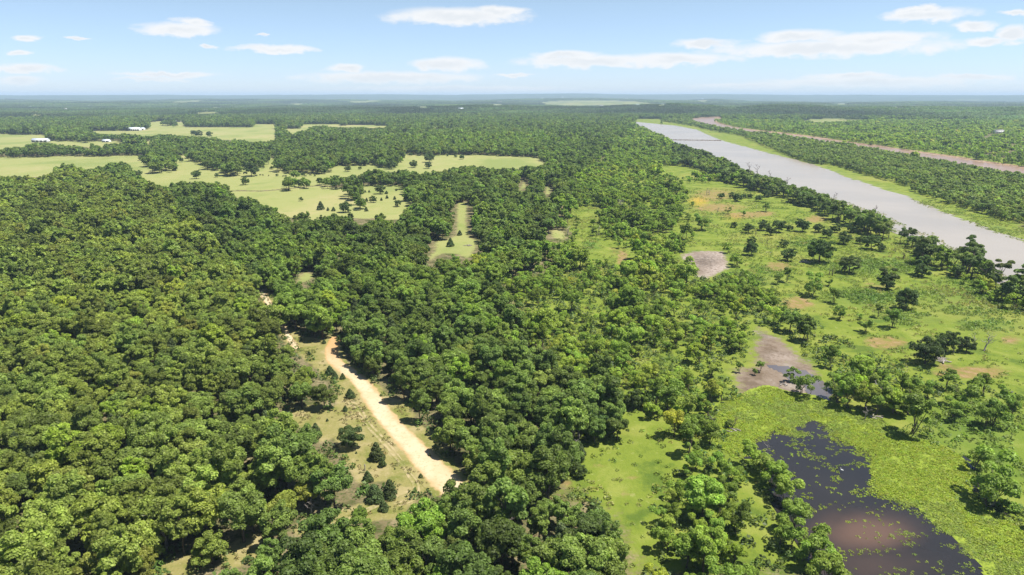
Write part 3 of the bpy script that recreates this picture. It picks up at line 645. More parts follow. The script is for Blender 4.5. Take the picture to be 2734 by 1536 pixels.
def unit(v): return v / (np.linalg.norm(v, axis=-1, keepdims=True) + 1e-9)
def cards(g, P, N, size, aspect=0.62):
    """kite-shaped leaf sprays at P facing N"""
    n = len(P)
    t0 = unit(np.cross(N, g.normal(size=(n, 3)))); b0 = np.cross(N, t0)
    s = size * g.uniform(0.6, 1.35, n)[:, None]; w = s * aspect * g.uniform(0.7, 1.3, n)[:, None]
    k = g.uniform(-0.25, 0.25, n)[:, None]; droop = N * s * 0.22
    V = np.stack([P - t0 * s - droop, P + b0 * w + t0 * s * k, P + t0 * s - droop, P - b0 * w + t0 * s * k], 1).reshape(-1, 3)
    Q = np.arange(4 * n).reshape(n, 4)
    sh = np.repeat(g.uniform(0.66, 1.34, n), 4)
    return V, Q, sh
def lobed_crown(g, lobes, ncards, size, up=0.5, spread=0.55, fill=0.25):
    """leaf sprays over the outsides of a set of lobes (cx,cy,cz,r,flat)"""
    L = np.array(lobes); wgt = L[:, 3] ** 2; cnt = (ncards * 1.6 * wgt / wgt.sum()).astype(int) + 3
    Ps, Ns, Ts = [], [], []
    for (cx, cy, cz, r, fl), c in zip(L, cnt):
        Ts.append(np.full(c, g.uniform(0.78, 1.24)))
        d = unit(g.normal(size=(c, 3))); d[:, 2] = np.where(d[:, 2] < -0.35, -d[:, 2] * g.uniform(0, 1, c), d[:, 2]); d = unit(d)
        rr = r * (1 - fill * g.random(c) ** 2) * g.uniform(0.88, 1.12, c)
        p = np.array([cx, cy, cz]) + d * rr[:, None] * np.array([1, 1, fl])
        Ps.append(p); Ns.append(unit(d + g.normal(size=(c, 3)) * spread + np.array([0, 0, up])))
    P = np.concatenate(Ps); N = np.concatenate(Ns); Tn = np.concatenate(Ts)
    dd = ((P[:, None, :] - L[None, :, :3]) / (L[None, :, 3:4] * np.stack([np.ones(len(L)), np.ones(len(L)), L[:, 4]], -1)[None])) ** 2
    ins = np.sqrt(dd.sum(-1)).min(1)
    keep = ins > 0.62
    P, N, Tn = P[keep], N[keep], Tn[keep]
    if len(P) > ncards:
        k = g.permutation(len(P))[:ncards]; P, N, Tn = P[k], N[k], Tn[k]
    V, Q, sh = cards(g, P, N, size)
    return V, Q, sh * np.repeat(Tn, 4)
def limbs(g, tips, base, r0, n=6, sides=6, zsplit=0.45, bend=0.08):
    parts = []
    top = np.array([base[0] + g.normal() * 0.15, base[1] + g.normal() * 0.15, 0]); 
    H = max(t[2] for t in tips); hs = H * zsplit
    trunk = [np.array(base, float) + np.array([0, 0, -0.35])]
    for i in range(1, 4):
        trunk.append(np.array([base[0] + g.normal() * bend * i, base[1] + g.normal() * bend * i, hs * i / 3]))
    parts.append(tube(trunk, [r0 * 1.35, r0, r0 * 0.85, r0 * 0.72], sides))
    for k, tp in enumerate(tips[:n]):
        s = trunk[2] + (trunk[3] - trunk[2]) * g.random(); e = np.array(tp[:3], float)
        mid = (s + e) / 2 + np.array([0, 0, 0.12 * np.linalg.norm(e - s)]) + g.normal(size=3) * 0.2
        parts.append(tube([s, mid, e], [r0 * 0.5, r0 * 0.32, r0 * 0.1], 4 if sides < 6 else 5, cap=False))
    return join(parts)

LODN = {0: 1.0, 1: 0.26, 2: 0.075, 3: 0.022}
LODS = {0: 1.0, 1: 1.9, 2: 3.4, 3: 6.0}
def shell(g, rx, ry, rz, zc, n, rl, low=-0.55, inner=6):
    """branch ends spread over an uneven crown envelope, plus a few filling the inside"""
    L = []; notch = unit(g.normal(size=(2, 3))); ph = g.uniform(0, 6.28); wob = g.uniform(0.08, 0.2)
    while len(L) < n:
        d = unit(g.normal(size=3)); 
        if d[2] < low or (notch @ d).max() > 0.93: continue
        a = math.atan2(d[1], d[0]); k = g.uniform(0.70, 1.0) * (1 + wob * math.sin(2 * a + ph) + 0.5 * wob * math.sin(5 * a - ph))
        L.append((d[0] * rx * k, d[1] * ry * k, zc + d[2] * rz * k, g.uniform(*rl), g.uniform(0.7, 1.0)))
    for i in range(inner):
        d = unit(g.normal(size=3)) * 0.42; L.append((d[0] * rx, d[1] * ry, zc + d[2] * rz, rl[1] * 1.15, 0.9))
    return L
def shape_oak(g, lod):          # broad rounded, uneven crown on a short trunk
    H = g.uniform(8.0, 10.6); rz = g.uniform(3.0, 3.9); rx = g.uniform(3.2, 4.5); ry = g.uniform(3.2, 4.5)
    return shell(g, rx, ry, rz, H - rz, int(g.integers(36, 48)), (0.62, 1.2)), 7800, 0.235, 0.24, 'leaf'
def shape_field_oak(g, lod):    # open-grown oak, crown reaching down towards the grass
    H = g.uniform(7.0, 8.6); rz = H * 0.47; rx = g.uniform(3.7, 4.7); ry = g.uniform(3.7, 4.7)
    return shell(g, rx, ry, rz, H * 0.53, int(g.integers(42, 54)), (0.65, 1.2), -0.8), 7600, 0.235, 0.26, 'leaf'
def shape_tall(g, lod):         # taller, narrower woodland tree
    H = g.uniform(10.0, 13.2); rz = g.uniform(4.0, 5.2); rx = g.uniform(2.4, 3.6); ry = g.uniform(2.4, 3.6)
    return shell(g, rx, ry, rz, H - rz, int(g.integers(32, 42)), (0.6, 1.1), -0.7), 6600, 0.235, 0.2, 'leaf'
def shape_willow(g, lod):       # ragged, leaning, open crown of upright tufts
    L = []; n = int(g.integers(11, 17)) if lod < 2 else 8
    H = g.uniform(6.2, 8.6); Rr = g.uniform(2.2, 3.2); lean = g.uniform(0.2, 1.1); la = g.uniform(2.6, 3.8)
    for i in range(n):
        a = g.uniform(0, 6.28); q = math.sqrt(g.random()); z = g.uniform(0.38, 1.0) * (H - 0.9)
        L.append((math.cos(a) * q * Rr + math.cos(la) * lean * z / H * 1.6, math.sin(a) * q * Rr + math.sin(la) * lean * z / H, z, g.uniform(0.65, 1.25) * (1.0 if lod < 2 else 1.4), g.uniform(0.75, 1.15)))
    return L, 3000, 0.205, 0.13, 'leaf'
def shape_cottonwood(g, lod):   # riverside tree, clumped tufts on bare leaning stems
    L = []; n = int(g.integers(9, 14))
    H = g.uniform(9.5, 12.5); Rr = g.uniform(2.6, 3.8); la = g.uniform(0, 6.28)
    for i in range(n):
        a = g.uniform(0, 6.28); q = math.sqrt(g.random()); z = g.uniform(0.5, 1.0) * (H - 1.1)
        L.append((math.cos(a) * q * Rr + math.cos(la) * z * 0.12, math.sin(a) * q * Rr + math.sin(la) * z * 0.12, z, g.uniform(0.9, 1.6) * (1.0 if lod < 2 else 1.25), g.uniform(0.65, 0.95)))
    return L, 4200, 0.25, 0.16, 'leaf'
def shape_cedar(g, lod):        # dense dark juniper, conical and feathered to the ground
    L = []; H = g.uniform(4.6, 5.6); n = 16 if lod < 2 else 9
    for i in range(n):
        f = i / (n - 1); z = 0.5 + f * (H - 1.0); r = (1 - f) ** 0.75 * 1.55 + 0.12; a = i * 2.4
        L.append((math.cos(a) * r * 0.62, math.sin(a) * r * 0.62, z, 0.45 + 0.62 * (1 - f) * g.uniform(0.8, 1.2), 1.1))
    L.append((0, 0, 1.3, 1.35, 0.9)); L.append((0, 0, H * 0.5, 0.95, 1.3)); L.append((0, 0, H - 0.5, 0.4, 1.6))
    return L, 3600, 0.16, 0.13, 'needle'
def shape_shrub(g, lod):        # low rounded thicket bush
    L = []
    for i in range(9):
        a = g.uniform(0, 6.28); q = math.sqrt(g.random()) * 1.3
        L.append((math.cos(a) * q, math.sin(a) * q, g.uniform(0.5, 1.7), g.uniform(0.5, 0.9), 0.85))
    return L, 800, 0.22, 0.06, 'leaf'
SHAPES = {'oak': shape_oak, 'field_oak': shape_field_oak, 'tall': shape_tall, 'willow': shape_willow, 'cottonwood': shape_cottonwood, 'cedar': shape_cedar, 'shrub': shape_shrub}
NVAR = {'oak': 7, 'field_oak': 6, 'tall': 6, 'willow': 8, 'cottonwood': 6, 'cedar': 4, 'shrub': 4}
DIM = {}                        # nominal crown radius and height of each variant
def tree_parts(kind, var, lod):
    g = np.random.default_rng(hash_(kind) * 100 + var)
    L, nc, sz, r0, mk = SHAPES[kind](g, 0)
    if lod >= 2:                # fewer, larger lobes from the same silhouette
        L = [(x, y, z, r * 1.5, f) for (x, y, z, r, f) in L][::3] if lod == 3 else [(x, y, z, r * 1.25, f) for (x, y, z, r, f) in L][::2]
    crown = lobed_crown(g, L, int(nc * LODN[lod]), sz * LODS[lod], up=0.5 if kind != 'cedar' else 0.15)
    tips = sorted(L, key=lambda l: -l[2])
    tk = limbs(g, [tips[i] for i in range(0, len(tips), 2)] if lod < 2 else tips[:2], (0, 0, 0), r0, 6 if lod == 0 else 4, 6 if lod == 0 else 4, 0.3 if kind in ('willow', 'shrub') else 0.45)
    if kind in ('willow', 'cottonwood') and lod < 2:
        for s in range(2):
            tp = L[s + 1]; b = np.array([g.uniform(-.7, .7), g.uniform(-.7, .7), -0.3])
            tk = join([tk, tube([b, (b + np.array(tp[:3])) / 2 + g.normal(size=3) * 0.25, tp[:3]], [r0 * 0.8, r0 * 0.5, r0 * 0.15], 5, cap=False)])
    xs = np.array([(math.hypot(l[0], l[1]) + l[3]) for l in L]); DIM[(kind, var)] = (float(np.sort(xs)[-4:].mean()), max(l[2] + l[3] * l[4] for l in L))
    return crown, tk, mk
def hash_(s): return sum((i + 3) * ord(ch) for i, ch in enumerate(s)) % 9973
MAT = {'leaf': m_leaf, 'needle': m_needle}
def crown_mesh(name, crown, mk):
    V, Q, sh = crown
    return mesh(name, V, Q, MAT[mk], attrs={'shade': sh})
NEAR = {}                       # kind -> [(crown mesh, trunk mesh)] for single trees
def near(kind, var, lod=0):
    k = (kind, var, lod)
    if k not in NEAR:
        c, tk, mk = tree_parts(kind, var, lod)
        NEAR[k] = (crown_mesh(f'{kind}_crown_{lod}', c, mk), mesh(f'{kind}_trunk_{lod}', tk[0], tk[1], m_bark, smooth=True))
    return NEAR[k]
for k in NVAR:
    for v in range(NVAR[k]): near(k, v, 0)

def whole_tree(kind, var, lod):
    c, tk, mk = tree_parts(kind, var, lod)
    V = np.concatenate([c[0], tk[0]]); Q = np.concatenate([c[1], tk[1] + len(c[0])])
    mi = np.concatenate([np.zeros(len(c[1]), int), np.ones(len(tk[1]), int)])
    sh = np.concatenate([c[2], np.ones(len(tk[0]))])
    return mesh(f'{kind}_whole_{lod}', V, Q, [MAT[mk], m_bark], mi, attrs={'shade': sh})
# ------------------------------------------------------------------ scattering of masses
def proto_collection(name, meshes):
    c = bpy.data.collections.new(name)
    for i, me in enumerate(meshes):
        c.objects.link(bpy.data.objects.new(f'{name}_{i:03d}', me))
    return c
def scatter(name, pts, rot, scl, idx, tint, coll, label, group=None, mat=None, cat=None):
    me = bpy.data.meshes.new(name); n = len(pts)
    me.vertices.add(n); me.vertices.foreach_set('co', np.asarray(pts, np.float32).ravel())
    def at(nm, typ, arr, key):
        a = me.attributes.new(nm, typ, 'POINT'); a.data.foreach_set(key, np.ascontiguousarray(arr).ravel())
    at('irot', 'FLOAT_VECTOR', np.asarray(rot, np.float32), 'vector'); at('iscl', 'FLOAT_VECTOR', np.asarray(scl, np.float32), 'vector')
    at('iidx', 'INT', np.asarray(idx, np.int32), 'value'); at('tint', 'FLOAT_VECTOR', np.asarray(tint, np.float32), 'vector')
    o = link(name, me, kind='stuff', label=label, cat=cat)
    ng = bpy.data.node_groups.new(name, 'GeometryNodeTree')
    ng.interface.new_socket('Geometry', in_out='INPUT', socket_type='NodeSocketGeometry'); ng.interface.new_socket('Geometry', in_out='OUTPUT', socket_type='NodeSocketGeometry')
    N = ng.nodes; Lk = ng.links
    gi = N.new('NodeGroupInput'); go = N.new('NodeGroupOutput')
    ci = N.new('GeometryNodeCollectionInfo'); ci.inputs['Collection'].default_value = coll
    ci.inputs['Separate Children'].default_value = True; ci.inputs['Reset Children'].default_value = True
    ip = N.new('GeometryNodeInstanceOnPoints'); ip.inputs['Pick Instance'].default_value = True
    def na(nm, typ):
        a = N.new('GeometryNodeInputNamedAttribute'); a.data_type = typ; a.inputs[0].default_value = nm; return a.outputs[0]
    Lk.new(gi.outputs[0], ip.inputs['Points']); Lk.new(ci.outputs[0], ip.inputs['Instance'])
    Lk.new(na('iidx', 'INT'), ip.inputs['Instance Index'])
    e2r = N.new('FunctionNodeEulerToRotation'); Lk.new(na('irot', 'FLOAT_VECTOR'), e2r.inputs[0]); Lk.new(e2r.outputs[0], ip.inputs['Rotation'])
    Lk.new(na('iscl', 'FLOAT_VECTOR'), ip.inputs['Scale'])
    Lk.new(ip.outputs[0], go.inputs[0])
    mod = o.modifiers.new('scatter', 'NODES'); mod.node_group = ng
    return o

# ------------------------------------------------------------------ where the trees stand
def grid_pts(y0, y1, step, seed):
    g = np.random.default_rng(seed); out = []
    y = y0; row = 0
    while y < y1:
        half = y * 0.80 + 45
        x = np.arange(-half, half, step) + (row % 2) * step / 2
        out.append(np.stack([x + g.uniform(-0.36, 0.36, len(x)) * step, y + g.uniform(-0.36, 0.36, len(x)) * step], -1)); y += step * 0.87; row += 1
    return np.concatenate(out)
bands = [(62, 420, 5.6), (420, 1150, 6.4), (1150, 2750, 7.8)]
TP = []; TS = []
for i, (a, b, s) in enumerate(bands):
    p = grid_pts(max(a * 0.74, 62), b, s, 40 + i)
    r = np.hypot(p[:, 0], p[:, 1]); p = p[(r >= a) & (r < b)]
    TP.append(p); TS.append(np.full(len(p), s / 6.4))
sp_ = [grid_pts(62, 1150, 4.5, 77)]; sp_ = sp_[0][np.hypot(sp_[0][:, 0], sp_[0][:, 1]) < 1150]
n_up = sum(map(len, TP)); TP.append(sp_); TS.append(np.full(len(sp_), 1.0))
TP = np.concatenate(TP); TS = np.concatenate(TS); is_sc = np.arange(len(TP)) >= n_up
n = len(TP); g = np.random.default_rng(99)
tz = relief(TP[:, 0], TP[:, 1]); base = np.stack([TP[:, 0], TP[:, 1], tz], -1)
r = np.hypot(TP[:, 0], TP[:, 1])
size = (0.66 + 0.62 * g.random(n) ** 1.3) * np.clip(TS, 0.92, 1.12) * (0.85 + 0.3 * fbm(TP[:, 0] / 30, TP[:, 1] / 30, 8))
bx, by = project(base + np.array([0, 0, 0.2]))
zone = cover_at(bx, by + 0)
cxp, cyp = project(base + np.stack([0 * r, 0 * r, 5.5 * size], -1)); zone_c = cover_at(cxp, cyp)
zone = np.where(zone_c < OPEN, zone_c, zone)
LOWZ = np.isin(zone, [SCRUB, SPARSE, ISLE]); NEARZ = r < 450
HT = np.where(LOWZ, 6.5, 10.8) * size
RD = np.where(LOWZ, 2.4, 4.7) * size
ok = np.ones(n, bool)
in_clump = np.zeros(n, bool)
for c_ in CLUMPS: in_clump |= inside(c_, bx, by)
for fz, fr in ((0.03, 0), (0.22, -0.55), (0.22, 0.55), (0.42, -0.9), (0.42, 0.9), (0.62, -0.95), (0.62, 0.95), (0.95, 0.0), (0.85, -0.55), (0.85, 0.55)):
    q = base + np.stack([fr * RD * np.where(r > 450, 0.6, 1.0), 0 * r, fz * HT * np.where(r > 450, 0.96, 1.0)], -1); qx, qy = project(q)
    v = (qx > -60) & (qx < 2794) & (qy < 1596)
    cc = cover_at(qx, qy)
    bad = (cc >= OPEN) if fz > 0.1 else (cc >= OPEN)
    ok &= ~(bad & v & ((fz < 0.1) | ~in_clump | ((fz == 0.95) & (fr == 0))))
dn = fbm(TP[:, 0] / 22, TP[:, 1] / 22, 51)
keep = g.random(n)
pr = np.ones(n)
pr = np.where(zone == SCRUB, np.clip((dn - 0.34) * 3.4, 0.12, 0.88), pr)
pr = np.where(zone == SPARSE, np.clip((dn - 0.40) * 1.2, 0.02, 0.4), pr)
pr = np.where(zone == ISLE, np.clip((dn - 0.22) * 4, 0.25, 0.95), pr)
pr = np.where(zone == OAK, 0.97, pr)
G2m = inside(G2, cxp, cyp); pr = np.where(G2m, 0.0, pr)
LOW = np.isin(zone, [SCRUB, SPARSE, ISLE]); near_b = np.hypot(TP[:, 0], TP[:, 1]) < 1150
ok &= (keep < pr) & (zone < OPEN) & (np.where(near_b, LOW == is_sc, True))
TP, base, r, size, zone = TP[ok], base[ok], r[ok], size[ok], zone[ok]; bx, by = bx[ok], by[ok]; in_clump = in_clump[ok]
n = len(TP); g = np.random.default_rng(5)
kind = np.full(n, 'oak', dtype=object); u = g.random(n)
up_ = np.isin(zone, [OAK, PALE, MIXED])
kind[up_ & (u < 0.34)] = 'tall'
kind[up_ & (u > 0.955) & (r < 900)] = 'cedar'
kind[np.isin(zone, [SCRUB, SPARSE, ISLE])] = 'willow'
kind[np.isin(zone, [SCRUB]) & (u < 0.06)] = 'oak'
kind[np.isin(zone, [SPARSE]) & (u < 0.30)] = 'shrub'
kind[(zone == BANK)] = np.where(u[zone == BANK] < np.clip(1.6 - r[zone == BANK] / 520, 0.12, 0.8), 'cottonwood', 'oak')
sz = size.copy()
sz[kind == 'cedar'] *= 1.25; sz[kind == 'willow'] *= np.where(r[kind == 'willow'] < 1150, 0.80, 1.0)
TINT = {OAK: (0.172, 0.242, 0.048), PALE: (0.240, 0.300, 0.056), MIXED: (0.212, 0.300, 0.050), SCRUB: (0.258, 0.362, 0.050), SPARSE: (0.215, 0.32, 0.050), BANK: (0.165, 0.228, 0.055), ISLE: (0.215, 0.285, 0.068)}
def tints(zone, kind, x, y, g):
    n = len(zone); T = np.array([TINT[z] for z in zone])
    big = fbm(x / 60, y / 60, 77)[:, None] - 0.5
    T = T * (1 + big * 0.55) * g.uniform(0.74, 1.26, (n, 1))
    hue = np.clip(g.normal(0, 1, (n, 1)), -1.6, 1.6) + big * 1.5
    T = T * (1 + hue * np.array([0.055, 0.010, -0.04]))
    bright = g.random(n) < 0.05; T[bright] *= np.array([1.22, 1.30, 0.85])
    olive = g.random(n) < 0.06; T[olive] *= np.array([1.16, 1.02, 1.05])
    dark = g.random(n) < 0.10; T[dark] *= 0.66
    ced = kind == 'cedar'; T[ced] = np.array([0.085, 0.115, 0.040]) * g.uniform(0.8, 1.25, (ced.sum(), 1))
    return np.clip(T, 0.008, 0.42)
T = tints(zone, kind, TP[:, 0], TP[:, 1], g)
var = np.array([g.integers(NVAR[k]) for k in kind])
dm = np.array([DIM[(k, v)] for k, v in zip(kind, var)]) * sz[:, None]; fit = np.ones(n, bool)
for fz, fr in ((0.97, 0), (0.9, -0.4), (0.9, 0.4), (0.75, -0.8), (0.75, 0.8), (0.5, -0.92), (0.5, 0.92), (0.3, -0.8), (0.3, 0.8)):
    qx, qy = project(base + np.stack([fr * dm[:, 0], 0 * r, fz * dm[:, 1]], -1))
    fit &= ~((cover_at(qx, qy) >= OPEN) & (qx > -60) & (qx < 2794) & (qy < 1596) & ~in_clump & (up_ | (zone == BANK)))
TP, base, r, size, zone, kind, sz, T, var, bx, by = (a[fit] for a in (TP, base, r, size, zone, kind, sz, T, var, bx, by)); n = len(TP)
rot = np.zeros((n, 3)); rot[:, 2] = np.where(kind == 'willow', g.normal(0, 0.7, n), g.uniform(0, 6.283, n))
vis = (bx > -40) & (bx < 2774) & (by < 1590) & (by > 250)
# ---- single trees: those that show largest, each an object of its own
def tree(name, kind, var, loc, s, rz, tint, label, group, cat='tree', lod=0, flat=1.0):
    cm, tm = near(kind, var, lod)
    e = bpy.data.objects.new(name, None); COL.objects.link(e)
    e.location = loc; e.rotation_euler = (0, 0, rz); e.scale = (s, s, s * flat)
    e.empty_display_size = 0.5
    tag(e, None, label, cat, group)
    for nm, me in (('trunk', tm), ('crown', cm)):
        o = bpy.data.objects.new(nm, me); COL.objects.link(o); o.parent = e
        if nm == 'crown': o['tint'] = [float(q) for q in tint]
    return e
def tone(t):
    if t[0] > t[1] * 0.86: return 'olive'
    l = t[1]
    return 'dark green' if l < 0.135 else 'mid green' if l < 0.20 else 'light green' if l < 0.29 else 'bright yellow-green'
single = np.zeros(n, bool)
def pick(mask, count):
    i = np.nonzero(mask & vis & ~single)[0]; i = i[np.argsort(r[i])][:count]; single[i] = True; return i
ZN = {OAK: 'in the dark oak wood beside the sandy road', PALE: 'in the broad wood west of the road', MIXED: 'in the mixed wood past the road bend', SCRUB: 'in the scrub belt by the pond and meadow', SPARSE: 'in the lush weeds above the pond', BANK: 'on the near river bank', ISLE: 'on the wooded river island'}
NMS = {'oak': ('oak_tree', 'round-crowned oak'), 'field_oak': ('field_oak_tree', 'broad low-crowned oak'), 'tall': ('woodland_tree', 'narrow woodland tree'), 'willow': ('willow_tree', 'ragged leaning willow'), 'cottonwood': ('cottonwood_tree', 'tufted cottonwood on bare stems'), 'cedar': ('cedar_tree', 'dense conical cedar'), 'shrub': ('shrub', 'low rounded shrub')}
_road = np.array([ground(*q[:2])[0][:2] for q in Z10([(890,95),(850,200),(1000,400),(1210,610),(1400,880),(1640,1140),(1900,1420)])])
_pond = np.array([p[:2] for p in ground([q[0] for q in POND], [q[1] for q in POND])])
_lawn = np.array([p[:2] for p in ground([q[0] for q in G2], [q[1] for q in G2])])
_mud = np.array([p[:2] for p in ground([q[0] for q in MUD1], [q[1] for q in MUD1])])
def spot_of(p, z):
    d = lambda a: float(np.hypot(a[:, 0] - p[0], a[:, 1] - p[1]).min())
    if z in (OAK, PALE, MIXED) and d(_road) < 26: return 'at the wood edge along the sandy road'
    if d(_pond) < 9: return 'on the very edge of the pond'
    if d(_mud) < 9: return 'on the edge of the brown mudflat'
    if d(_lawn) < 10: return 'along the edge of the small meadow'
    return ZN[z]
for kd, cnt in (('oak', 300), ('tall', 300), ('willow', 300), ('cottonwood', 80), ('cedar', 40), ('shrub', 40)):
    for i in pick(kind == kd, cnt):
        nm, ds = NMS[kd]; sw = 'very small ' if sz[i] < 0.7 else 'small ' if sz[i] < 0.85 else 'very large ' if sz[i] > 1.3 else 'large ' if sz[i] > 1.1 else ''
        lab = f'{sw}{tone(T[i])} {ds} {spot_of(base[i], zone[i])}'
        tree(nm, kd, int(var[i]), base[i], float(sz[i]), float(rot[i, 2]), T[i], lab, f'{ds}s {spot_of(base[i], zone[i])}', cat='shrub' if kd == 'shrub' else 'tree', lod=0 if r[i] < 330 else 1)
# ---- the rest of each mass
rest = ~single
for kd, nm, lab in (('oak', 'oak_woodland', 'dense oak woodland canopy running back to the hills'), ('tall', 'mixed_woodland', 'tall trees mingled through the oak woodland'), ('willow', 'willow_scrub', 'bright willow scrub over the flood meadow and island'),
                    ('cottonwood', 'bank_woodland', 'far trees lining the river bank'), ('cedar', 'cedar_growth', 'small dark cedars scattered through the woods'), ('shrub', 'shrub_growth', 'low shrubs scattered in the flood meadow')):
    m = rest & (kind == kd)
    if not m.any(): continue
    lod = np.select([r < 300, r < 620, r < 1150], [0, 1, 2], 3)
    nv = NVAR[kd]; lods = sorted(set(lod[m])); ms = []
    for l in lods: ms += [whole_tree(kd, v, l) for v in range(nv)]
    idx = np.array([lods.index(l) for l in lod[m]]) * nv + var[m]
    s3 = np.repeat(sz[m][:, None], 3, 1)
    scatter(nm, base[m], rot[m], s3, idx, T[m], proto_collection(nm + '_shapes', ms), lab)
print('TREES', n, 'single', single.sum())

# ---- far hills: patches of canopy
def canopy_patch(seed, W_=64.0, ntree=46):
    g = np.random.default_rng(seed); L = []; P = []; N = []; S = []
    for i in range(ntree):
        x, y = g.uniform(-W_ / 2, W_ / 2, 2); rr = g.uniform(3.6, 6.0); z = g.uniform(5.2, 8.4)
        k = 12; d = unit(g.normal(size=(k, 3))); d[:, 2] = np.abs(d[:, 2]); d[:, 2] = np.maximum(d[:, 2], 0.05)
        P.append(np.array([x, y, z - rr * 0.35]) + d * rr * np.array([1, 1, 0.8])); N.append(unit(d + g.normal(size=(k, 3)) * 0.45 + np.array([0, 0, 0.3]))); S.append(np.full(k * 4, g.uniform(0.72, 1.3)))
    V, Q, sh = cards(g, np.concatenate(P), np.concatenate(N), 2.3)
    return mesh('canopy_patch', V, Q, m_leaf, attrs={'shade': np.concatenate(S) * (0.5 + 0.5 * sh)})
pp = []
for a, b, s in ((2700, 5200, 52.0), (5200, 9300, 70.0)):
    p = grid_pts(a * 0.72, b, s, 400 + int(s)); rr = np.hypot(p[:, 0], p[:, 1]); p = p[(rr > a) & (rr < b)]; pp.append(p)
pp = np.concatenate(pp); pb = np.stack([pp[:, 0], pp[:, 1], relief(pp[:, 0], pp[:, 1]) - 0.5], -1)
qx, qy = project(pb + np.array([0, 0, 2.0])); qx2, qy2 = project(pb + np.array([0, 0, 9.0]))
okp = ~(((cover_at(qx, qy) >= OPEN) | (cover_at(qx2, qy2) >= OPEN)) & (qx > 0) & (qx < 2734))
pb = pb[okp]; np_ = len(pb); g = np.random.default_rng(15)
big = fbm(pb[:, 0] / 420, pb[:, 1] / 420, 61)[:, None]
Tf = np.array([0.105, 0.155, 0.045]) * np.clip(0.95 + (big - 0.5) * 2.2, 0.45, 1.8) * g.uniform(0.8, 1.2, (np_, 1)) * (1 + g.normal(0, 0.05, (np_, 3)))
rt = np.zeros((np_, 3)); rt[:, 2] = g.integers(0, 4, np_) * math.pi / 2
sfac = np.where(np.hypot(pb[:, 0], pb[:, 1]) > 5200, 1.12, 0.92)
scatter('hill_forest', pb, rt, np.stack([sfac, sfac, np.ones(np_)], -1), g.integers(0, 6, np_), Tf, proto_collection('hill_forest_shapes', [canopy_patch(900 + i) for i in range(6)]), 'hazy forest covering the distant hills')
# ------------------------------------------------------------------ trees that stand alone in the open
def place(Z, x, y): return ground(*Z([(x, y)])[0][:2])[0]
def wid(Z, x, y, w):            # picture width -> metres at that ground point
    a = Z([(x - w / 2, y), (x + w / 2, y)]); p = place(Z, x, y)
    return (a[1][0] - a[0][0]) / F * float(np.linalg.norm(p - np.array([0, 0, CAM_H])))
gs = np.random.default_rng(321)
def lone(Z, spots, kind, tint, where, flat=1.0, tag_=None):
    nm, ds = NMS[kind]
    for sp in spots:
        x, y, w = sp[:3]; p = place(Z, x, y); v = int(gs.integers(NVAR[kind])); Rm = wid(Z, x, y, w) / 2
        s = Rm / DIM[(kind, v)][0]; d = float(np.hypot(p[0], p[1]))
        tt = np.array(tint) * gs.uniform(0.85, 1.15) * (1 + gs.normal(0, 0.04, 3))
        hm = s * DIM[(kind, v)][1] * flat
        size_w = 'tiny' if hm < 3 else 'small' if hm < 5.5 else 'medium' if hm < 9 else 'large'
        tree(nm, kind, v, p, s, float(gs.uniform(0, 6.28)), tt, f'{size_w} {tone(tt)} {ds} {where}', f'{ds}s {where}', lod=0 if d < 700 else 1, flat=flat)
OAKT = (0.100, 0.152, 0.036); CED = (0.080, 0.115, 0.036); WIL = (0.20, 0.29, 0.046)
lone(Z1, [(1390,733,58),(1785,748,50),(1930,912,92),(1355,905,85),(2130,897,50)], 'field_oak', OAKT, 'alone in the big pasture')
lone(Z1, [(1955,498,70),(1905,490,60),(2060,500,62)], 'field_oak', OAKT, 'on the hedge of the barn pasture')
lone(Z2, [(265,887,168),(205,972,95)], 'field_oak', OAKT, 'between pasture clumps', 1.0)
lone(Z2, [(465,822,45),(380,808,35),(515,887,35),(1210,842,75),(1330,822,40),(1640,817,110),(1860,802,100),(2000,812,80),(2330,722,60),(2190,690,30),(2270,702,40),(1830,687,40),(2010,750,120),(770,885,45),(885,890,25)], 'field_oak', OAKT, 'in the brown far end of the pasture', 0.9)
lone(Z2, [(750,1132,48),(1460,1147,84),(1190,1243,130),(1530,1062,110),(1700,1187,80)], 'field_oak', OAKT, 'in the yellow-green pasture')
lone(Z2, [(945,1217,84),(1015,1227,35),(1070,1230,46),(1395,1137,40),(1595,1107,35),(1670,1117,35),(1380,1047,28),(1420,1047,28),(1590,1062,40),(1685,1032,25),(1390,1232,45),(1540,1127,30)], 'cedar', CED, 'in the yellow-green pasture', 0.75)
lone(Z5, [(2270,250,56),(2180,357,84),(2200,345,30)], 'cedar', CED, 'beside the straight sandy lane', 0.85)
lone(Z10, [(1030,660,105),(700,1020,110),(1285,1258,160),(1340,1325,90),(1462,1352,22),(810,888,30),(635,248,42),(780,138,48),(555,112,32),(835,435,100),(960,478,62),(885,475,76),(1712,1432,52),(985,790,60),(1090,1200,24),(1800,1225,30)], 'cedar', CED, 'on the dry verge of the sandy road', 0.8)
lone(Z10, [(1040,1140,265)], 'field_oak', (0.095, 0.128, 0.036), 'alone on the dry verge of the sandy road', 0.95)
lone(Z11, [(1200,540,112),(1265,728,190),(1415,690,170),(1355,820,112),(720,1025,125)], 'cedar', CED, 'at the bend of the wheel ruts', 0.8)
lone(Z11, [(1130,905,150)], 'field_oak', (0.21, 0.29, 0.04), 'at the bend of the wheel ruts', 0.9)
lone(Z7, [(565,338,122),(565,255,72),(805,277,76),(835,378,112),(1065,387,205),(1290,468,150),(1815,392,112),(1820,497,112),(1560,587,130),(1705,732,175)], 'field_oak', OAKT, 'alone in the open flood meadow', 0.95)
lone(Z7, [(1845,1135,205),(2000,1045,150),(2150,1052,120)], 'field_oak', (0.08, 0.12, 0.032), 'in the stand by the fallen deadwood', 1.05)
